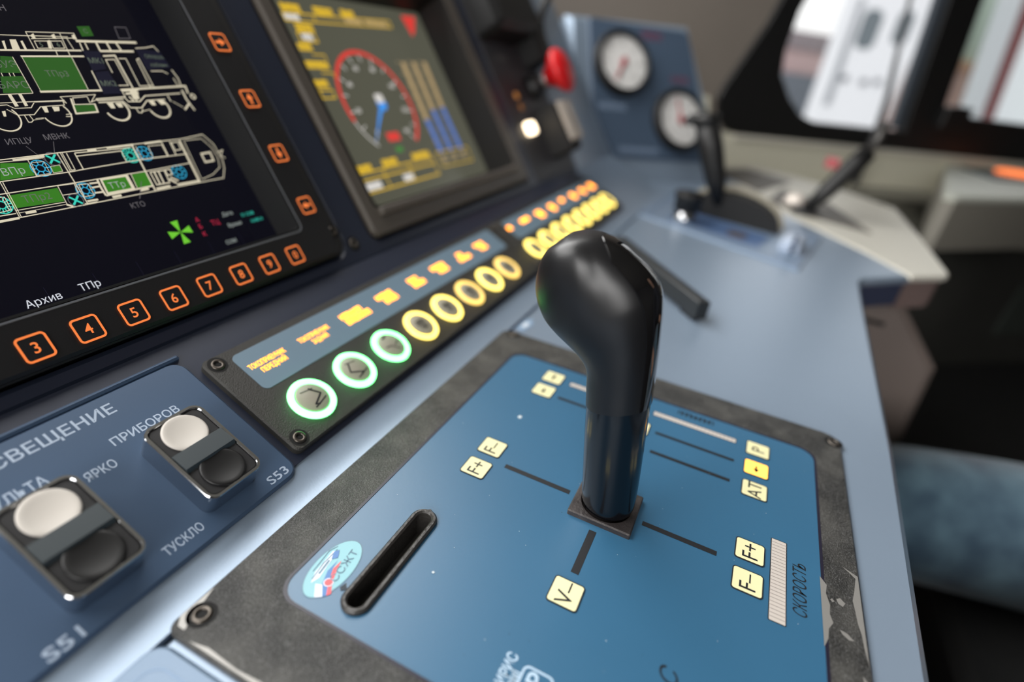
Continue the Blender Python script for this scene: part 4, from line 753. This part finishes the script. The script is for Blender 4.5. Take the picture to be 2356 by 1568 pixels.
# ---------------------------------------------------------------- gauges
def gauge(u, v, lab, seed, a1, a2):
    t = Thing('pressure_gauge', lab, 'gauge', FG, (u, v, .015), 'pressure gauges on the blue pod')
    R_ = .292
    t.part('bezel', MB().lathe(u, v, [(R_, .014), (R_, .07), (R_ - .02, .095), (R_ - .05, .095), (R_ - .055, .06)], 0, 48, close=False), M_rubber)
    d_ = t.part('dial', MB().lathe(u, v, [(R_ - .05, .05), (R_ - .05, .062), (.001, .0621)], 0, 48, smooth=False), M_gauge)
    tk = MB()
    for k in range(37):
        a = radians(225 - 7.5 * k); r0 = .215 if k % 6 else .195; tk.line([(u + r0 * cos(a), v + r0 * sin(a)), (u + .228 * cos(a), v + .228 * sin(a))], .004 if k % 6 else .007, .0635)
    for k in range(7): a = radians(225 - 45 * k); tk.text(str(2 * k), u + .165 * cos(a), v + .165 * sin(a), .03, .0635)
    tk.build('dial_marks', M_ink, d_, t.org)
    for a, mm, L_, nm in ((a1, M_ink, .17, 'black_pointer'), (a2, mat('red_pointer_paint', (190, 50, 60), .5), .19, 'red_pointer')):
        a = radians(a); d2_ = Vector((cos(a), sin(a))); n_ = Vector((-d2_.y, d2_.x)); c_ = Vector((u, v))
        P = [tuple(c_ - d2_ * .05 + n_ * .014), tuple(c_ - d2_ * .05 - n_ * .014), tuple(c_ + d2_ * L_ - n_ * .004), tuple(c_ + d2_ * L_ + n_ * .004)]
        t.part(nm, MB().prism(P, .068 if mm is M_ink else .074, .071 if mm is M_ink else .077, 0), mm)
    t.part('hub', MB().lathe(u, v, [(.032, .066), (.032, .082), (.02, .088)], 0, 20), mat('hub_red', (170, 70, 80), .4))
    t.part('glass_cover', MB().lathe(u, v, [(R_ - .05, .086), (.002, .0861)], 0, 40, close=False), MATS['window_pane'])
gauge(-.552, 1.035, 'upper left round pressure gauge with black rim, beside the cable', 1, 250, 240)
gauge(.052, .573, 'lower right round pressure gauge, partly behind the brake lever', 2, 95, 100)

# ---------------------------------------------------------------- brake controller panel
bpF = Frame((3.974, .708, 0), (4.70 - 3.974, -.10 - .0, 0), (.10, .726, 0)) if False else F0
bp = Thing('brake_panel', 'light blue raised plate carrying the side lever, knob and toggles', 'control plate', F0, (4.3, .1, 0))
bp.part('plate', MB().prism([(3.98, .70), (3.53, -.385), (4.52, -.56), (5.30, .62)], 0, .012, .004), mat('brake_plate_blue', (124, 142, 164), .36, .25))
bp.part('outline', MB().prism([(4.03, .66), (3.60, -.37), (4.50, -.52), (5.22, .585)], .0115, .0135, 0, [[(4.045, .645), (3.62, -.355), (4.49, -.50), (5.20, .572)]]), mat('outline_blue', (96, 116, 142), .4))
bp.part('inlay', MB().prism([(4.05, .50), (3.80, -.14), (4.16, -.20), (4.45, .44)], .012, .014, .001), mat('inlay_blue', (78, 102, 140), .35))
bp.part('badge', MB().prism([(3.96, .08), (3.93, -.04), (4.07, -.06), (4.10, .06)], .014, .020, .001), mat('bronze_badge', (92, 84, 84), .4, .4))
bp.part('toggle_base', MB().prism([(3.90, -.26), (3.86, -.38), (4.10, -.42), (4.14, -.30)], .012, .09, .02), mat('pale_toggle', (170, 182, 200), .4))
bp.part('toggle_cap', MB().lathe(3.86, -.34, [(.012, .012), (.012, .12), (.02, .13)], 0, 20), mat('navy_toggle_cap', (48, 66, 92), .4))
kn = Thing('rotary_knob', 'black rotary knob on a chrome collar beside the side lever', 'knob', F0, (4.07, .39, .012))
kn.part('collar', MB().lathe(4.07, .39, [(.09, .012), (.09, .05), (.07, .075), (.065, .10)], 0, 28), M_chrome)
kn.part('cap', MB().lathe(4.07, .39, [(.075, .085), (.09, .095), (.095, .18), (.11, .20), (.10, .215), (.05, .22)], 0, 28), M_rubber)
bl = Thing('side_lever', 'tall slim black side lever rising from a dark quadrant', 'lever', F0, (4.42, .06, .035))
q = MB(); n_ = 24
ring_ = [(0.085 + .34 * cos(pi * k / n_), .012 + .185 * sin(pi * k / n_)) for k in range(n_ + 1)]
q.prism(ring_, -.12, .12, .015); q.xf(lambda v: Vector((4.44 + v.z + (v.x - .06) * .2, v.x, v.y)))
bl.part('quadrant', q, mat('black_quadrant', (10, 11, 13), .7))
q = MB(); ring2 = [(0.085 + .37 * cos(pi * k / n_), .012 + .215 * sin(pi * k / n_)) for k in range(n_ + 1)] + [(0.085 + .342 * cos(pi * (n_ - k) / n_), .012 + .187 * sin(pi * (n_ - k) / n_)) for k in range(n_ + 1)]
q.prism(ring2, .09, .17, 0); q.xf(lambda v: Vector((4.44 + v.z + (v.x - .06) * .2, v.x, v.y)))
bl.part('quadrant_rim', q, mat('bronze_rim', (168, 162, 146), .4, .3))
bl.part('arm', MB().tube([(4.37, .20, .12), (4.36, .27, .28), (4.35, .36, .48), (4.35, .44, .66)], [.04, .072, .088, .082]), M_rubber)
bl.part('grip_head', MB().tube([(4.35, .425, .63), (4.35, .445, .67), (4.35, .455, .70), (4.35, .458, .715)], [.08, .10, .095, .06]), M_rubber)
bl.part('trigger', MB().tube([(4.35, .46, .66), (4.35, .55, .66), (4.35, .575, .63)], [.045, .04, .03]), M_rubber)

# black bar handle on the desk
br = Thing('grab_bar', 'long black bar handle lying on the blue desk behind the control lever', 'bar', F0, (2.9, .26, 0))
d_ = Vector((2.40 - 2.90, .10 - .525, 0)).normalized(); n_ = Vector((-d_.y, d_.x, 0)); a = Vector((3.02, .60, 0)); L_ = .86
def brp(t, s_): p = a + d_ * t + n_ * s_; return (p.x, p.y)
br.part('bar', MB().prism([brp(0, -.03), brp(L_, -.03), brp(L_, .03), brp(0, .03)], .02, .105, .006), mat('matt_black_bar', (34, 37, 39), .5))
for t_ in (.08, L_ - .08): br.part('foot', MB().prism([brp(t_ - .05, -.02), brp(t_ + .05, -.02), brp(t_ + .05, .02), brp(t_ - .05, .02)], 0, .022, 0), M_rubber)
single('desk_sticker', 'small pale blue sticker on the desk above the control plate', 'sticker', MB().prism([(1.80, .690), (1.80, .655), (1.875, .645), (1.92, .665), (1.90, .690)], 0, .002, 0).prism([(1.83, .680), (1.83, .662), (1.87, .660), (1.88, .678)], .002, .003, 0, mi=1), [mat('sticker_blue', (128, 152, 178), .5), mat('sticker_white', (200, 210, 220), .5)], F0, (1.85, .67, 0))

# light blue panel at the lower left of the control plate
lp = Thing('side_plate', 'pale blue plate with a rounded corner left of the black framed plate', 'plate', F0, (.1, .4, 0))
lp.part('plate', MB().prism(rrect(-.5, -.45, .316, .708, .035), 0, .014, .008), mat('pale_blue_plate', (108, 130, 154), .38, .1))
lp.part('border_line', MB().prism(rrect(-.48, -.43, .285, .675, .03), .0135, .0146, 0, [rrect(-.477, -.427, .282, .672, .028)]), mat('border_print', (112, 140, 172), .4))

# ---------------------------------------------------------------- microphone on the side desk
mc = Thing('parking_brake_lever', 'leaning black handled lever on the cream side desk with a chrome foot', 'lever', F0, (5.4, -.45, .0))
mc.part('handle', MB().tube([(5.32, -.46, .03), (5.38, -.56, .20), (5.46, -.70, .44), (5.50, -.76, .54)], [.045, .07, .08, .07]), M_rubber)
mc.part('upper_rod', MB().tube([(5.50, -.76, .54), (5.52, -.80, .66), (5.54, -.82, .78)], [.035, .03, .028]), mat('rod_grey', (70, 68, 66), .4, .5))
mc.part('foot', MB().lathe(5.32, -.46, [(.12, .0), (.12, .03), (.06, .05)], 0, 24), M_black)
mc.part('red_tag', MB().box((5.60, -.60, .36), (5.72, -.50, .44)), mat('faded_red', (176, 84, 88), .5))
cm = Thing('chrome_cap', 'small bright chrome cap beside the leaning lever', 'cap', F0, (5.55, -.37, 0))
cm.part('dome', MB().lathe(5.58, -.37, [(.10, .012), (.09, .06), (.05, .10), (.005, .11)], 0, 24), mat('bright_cap', (235, 225, 215), .25, .2))
# thin stalk rising across the window
single('thin_stalk', 'thin dark stalk rising in front of the side window', 'stalk', MB().tube([(2.30, -.3, .10), (2.30, .46, .10), (2.27, .9, .08), (2.14, 1.5, .06), (1.98, 2.2, .05), (1.6, 4.4, .05)], [.05, .05, .045, .03, .028, .028]), mat('stalk_grey', (74, 74, 76), .5), FW, (2.3, -.3, .1))

# ---------------------------------------------------------------- seated person
def skinmesh(name, pts, edges, mats, parent, root=0, sub=2):
    me = bpy.data.meshes.new(name); me.from_pydata([tuple(Vector(p[0]) * S) for p in pts], edges, []); me.materials.append(mats)
    ob = bpy.data.objects.new(name, me); C.objects.link(ob); ob.parent = parent
    import bmesh
    bm = bmesh.new(); bm.from_mesh(me); ly = bm.verts.layers.skin.verify(); bm.verts.ensure_lookup_table()
    for i, p in enumerate(pts): bm.verts[i][ly].radius = (p[1] * S, (p[2] if len(p) > 2 else p[1]) * S)
    bm.verts[root][ly].use_root = True
    bm.to_mesh(me); bm.free()
    sk = ob.modifiers.new('skin', 'SKIN'); sk.use_smooth_shade = True
    sb = ob.modifiers.new('sub', 'SUBSURF'); sb.levels = sub; sb.render_levels = sub
    return ob
PE = bpy.data.objects.new('person', None); C.objects.link(PE); PE.location = (0, 0, 0)
PE.location = Vector((2.95, -2.6, -3.7)) * S
PE['label'] = 'seated person in blue jeans, thigh visible beside the desk edge'; PE['category'] = 'person'
off = Vector((-2.95, 2.6, 3.7))
def pp(L): return [((Vector(p[0]) + off),) + tuple(p[1:]) for p in L]
denim = mat('blue_denim', (42, 66, 84), .85, rgb2=(84, 112, 126), nscale=22, lo=.35, hi=.7, bump=.6, bscale=600, sheen=.3)
J_ = [((3.05, -2.75, -.85), .62, .50), ((3.48, -2.60, -1.12), .46), ((3.38, -1.9, -1.17), .45), ((3.20, -1.1, -1.20), .42), ((3.05, -.40, -1.24), .36), ((2.98, -.22, -1.5), .30), ((3.0, -.1, -2.3), .26), ((3.0, 0, -3.3), .24),
      ((2.55, -2.75, -1.0), .44), ((1.9, -2.1, -1.0), .40), ((1.4, -1.3, -1.0), .37), ((1.15, -.55, -1.05), .33), ((1.15, -.4, -1.4), .29), ((1.2, -.3, -2.4), .25), ((1.2, -.3, -3.3), .23), ((3.05, -2.85, -.3), .60, .42)]
skinmesh('jeans', pp(J_), [(0, 1), (1, 2), (2, 3), (3, 4), (4, 5), (5, 6), (6, 7), (0, 8), (8, 9), (9, 10), (10, 11), (11, 12), (12, 13), (13, 14), (0, 15)], denim, PE)
cloth = mat('dark_jacket', (34, 36, 44), .85, bump=.3, bscale=300)
T_ = [((3.05, -2.85, -.35), .62, .45), ((3.05, -2.95, .4), .66, .45), ((3.05, -3.0, 1.2), .74, .46), ((3.05, -3.0, 1.75), .62, .38), ((3.05, -3.0, 2.05), .26), ((3.85, -2.98, 1.6), .30), ((4.15, -3.1, .7), .24), ((4.2, -3.0, .0), .20), ((4.05, -2.75, -.35), .16),
      ((2.25, -2.98, 1.6), .30), ((1.95, -3.1, .7), .24), ((2.1, -3.0, .0), .20), ((2.3, -2.68, -.42), .16)]
skinmesh('jacket', pp(T_), [(0, 1), (1, 2), (2, 3), (3, 4), (3, 5), (5, 6), (6, 7), (7, 8), (3, 9), (9, 10), (10, 11), (11, 12)], cloth, PE)
skin = mat('skin', (196, 152, 128), .5)
H_ = [((3.05, -3.0, 2.0), .24), ((3.05, -2.98, 2.35), .25), ((3.05, -2.90, 2.62), .38, .36), ((3.05, -2.90, 2.95), .42, .38), ((3.05, -2.95, 3.22), .30, .30)]
skinmesh('head', pp(H_), [(0, 1), (1, 2), (2, 3), (3, 4)], skin, PE)
skinmesh('hair', pp([((3.05, -3.0, 3.05), .45, .42), ((3.05, -3.05, 3.30), .34, .34)]), [(0, 1)], mat('dark_hair', (40, 30, 24), .7), PE)
def hand(x, y, z, sgn):
    L = [((x, y, z), .10, .07), ((x - .05 * sgn, y + .25, z - .03), .15, .07), ((x - .05 * sgn, y + .42, z - .04), .15, .06)]; E_ = [(0, 1), (1, 2)]
    skinmesh('hand', pp(L), E_, skin, PE, sub=1)
    for k in range(4):
        fx = x - .05 * sgn - .12 + .08 * k; ln_ = (.26, .33, .31, .24)[k]
        skinmesh('finger', pp([((fx, y + .38, z - .04), .04), ((fx, y + .38 + ln_ * .5, z - .02), .04), ((fx, y + .38 + ln_, z - .10), .033)]), [(0, 1), (1, 2)], skin, PE, sub=1)
    skinmesh('thumb', pp([((x - .15 * sgn, y + .15, z - .02), .045), ((x - .26 * sgn, y + .30, z - .04), .042), ((x - .27 * sgn, y + .43, z - .07), .035)]), [(0, 1), (1, 2)], skin, PE, sub=1)
hand(4.03, -2.68, -.40, 1); hand(2.35, -2.6, -.50, -1)
for x_, y_ in ((3.0, .05), (1.2, -.25)):
    sh_ = MB(); sh_.loft([[(x_ - .2, y_ - .3, -3.7 + dz), (x_ + .2, y_ - .3, -3.7 + dz), (x_ + .24, y_ + .3, -3.7 + dz * .8), (x_ + .15, y_ + .85, -3.7 + dz * .5), (x_ - .15, y_ + .85, -3.7 + dz * .5), (x_ - .24, y_ + .3, -3.7 + dz * .8)] for dz in (0, .45)], smooth=False)
    sh_.build('shoe', M_black, PE, (2.95, -2.6, -3.7))
# driver's seat under the person
st_ = Thing('driver_seat', 'black driver seat under the person in jeans', 'seat', F0, (3.05, -2.8, -3.7))
st_.part('seat_cushion', MB().prism(rrect(2.1, -3.6, 4.0, -1.75, .25), -2.0, -1.62, .08), M_dark)
st_.part('backrest', MB().prism(rrect(2.2, -1.7, 3.9, 1.9, .3), 3.45, 3.85, .08).xf(lambda v: Vector((v.x, -v.z, v.y))), M_dark)
st_.part('pedestal', MB().lathe(3.05, -2.7, [(.7, -3.7), (.65, -3.6), (.25, -3.4), (.25, -2.0)], 0, 24), M_black)
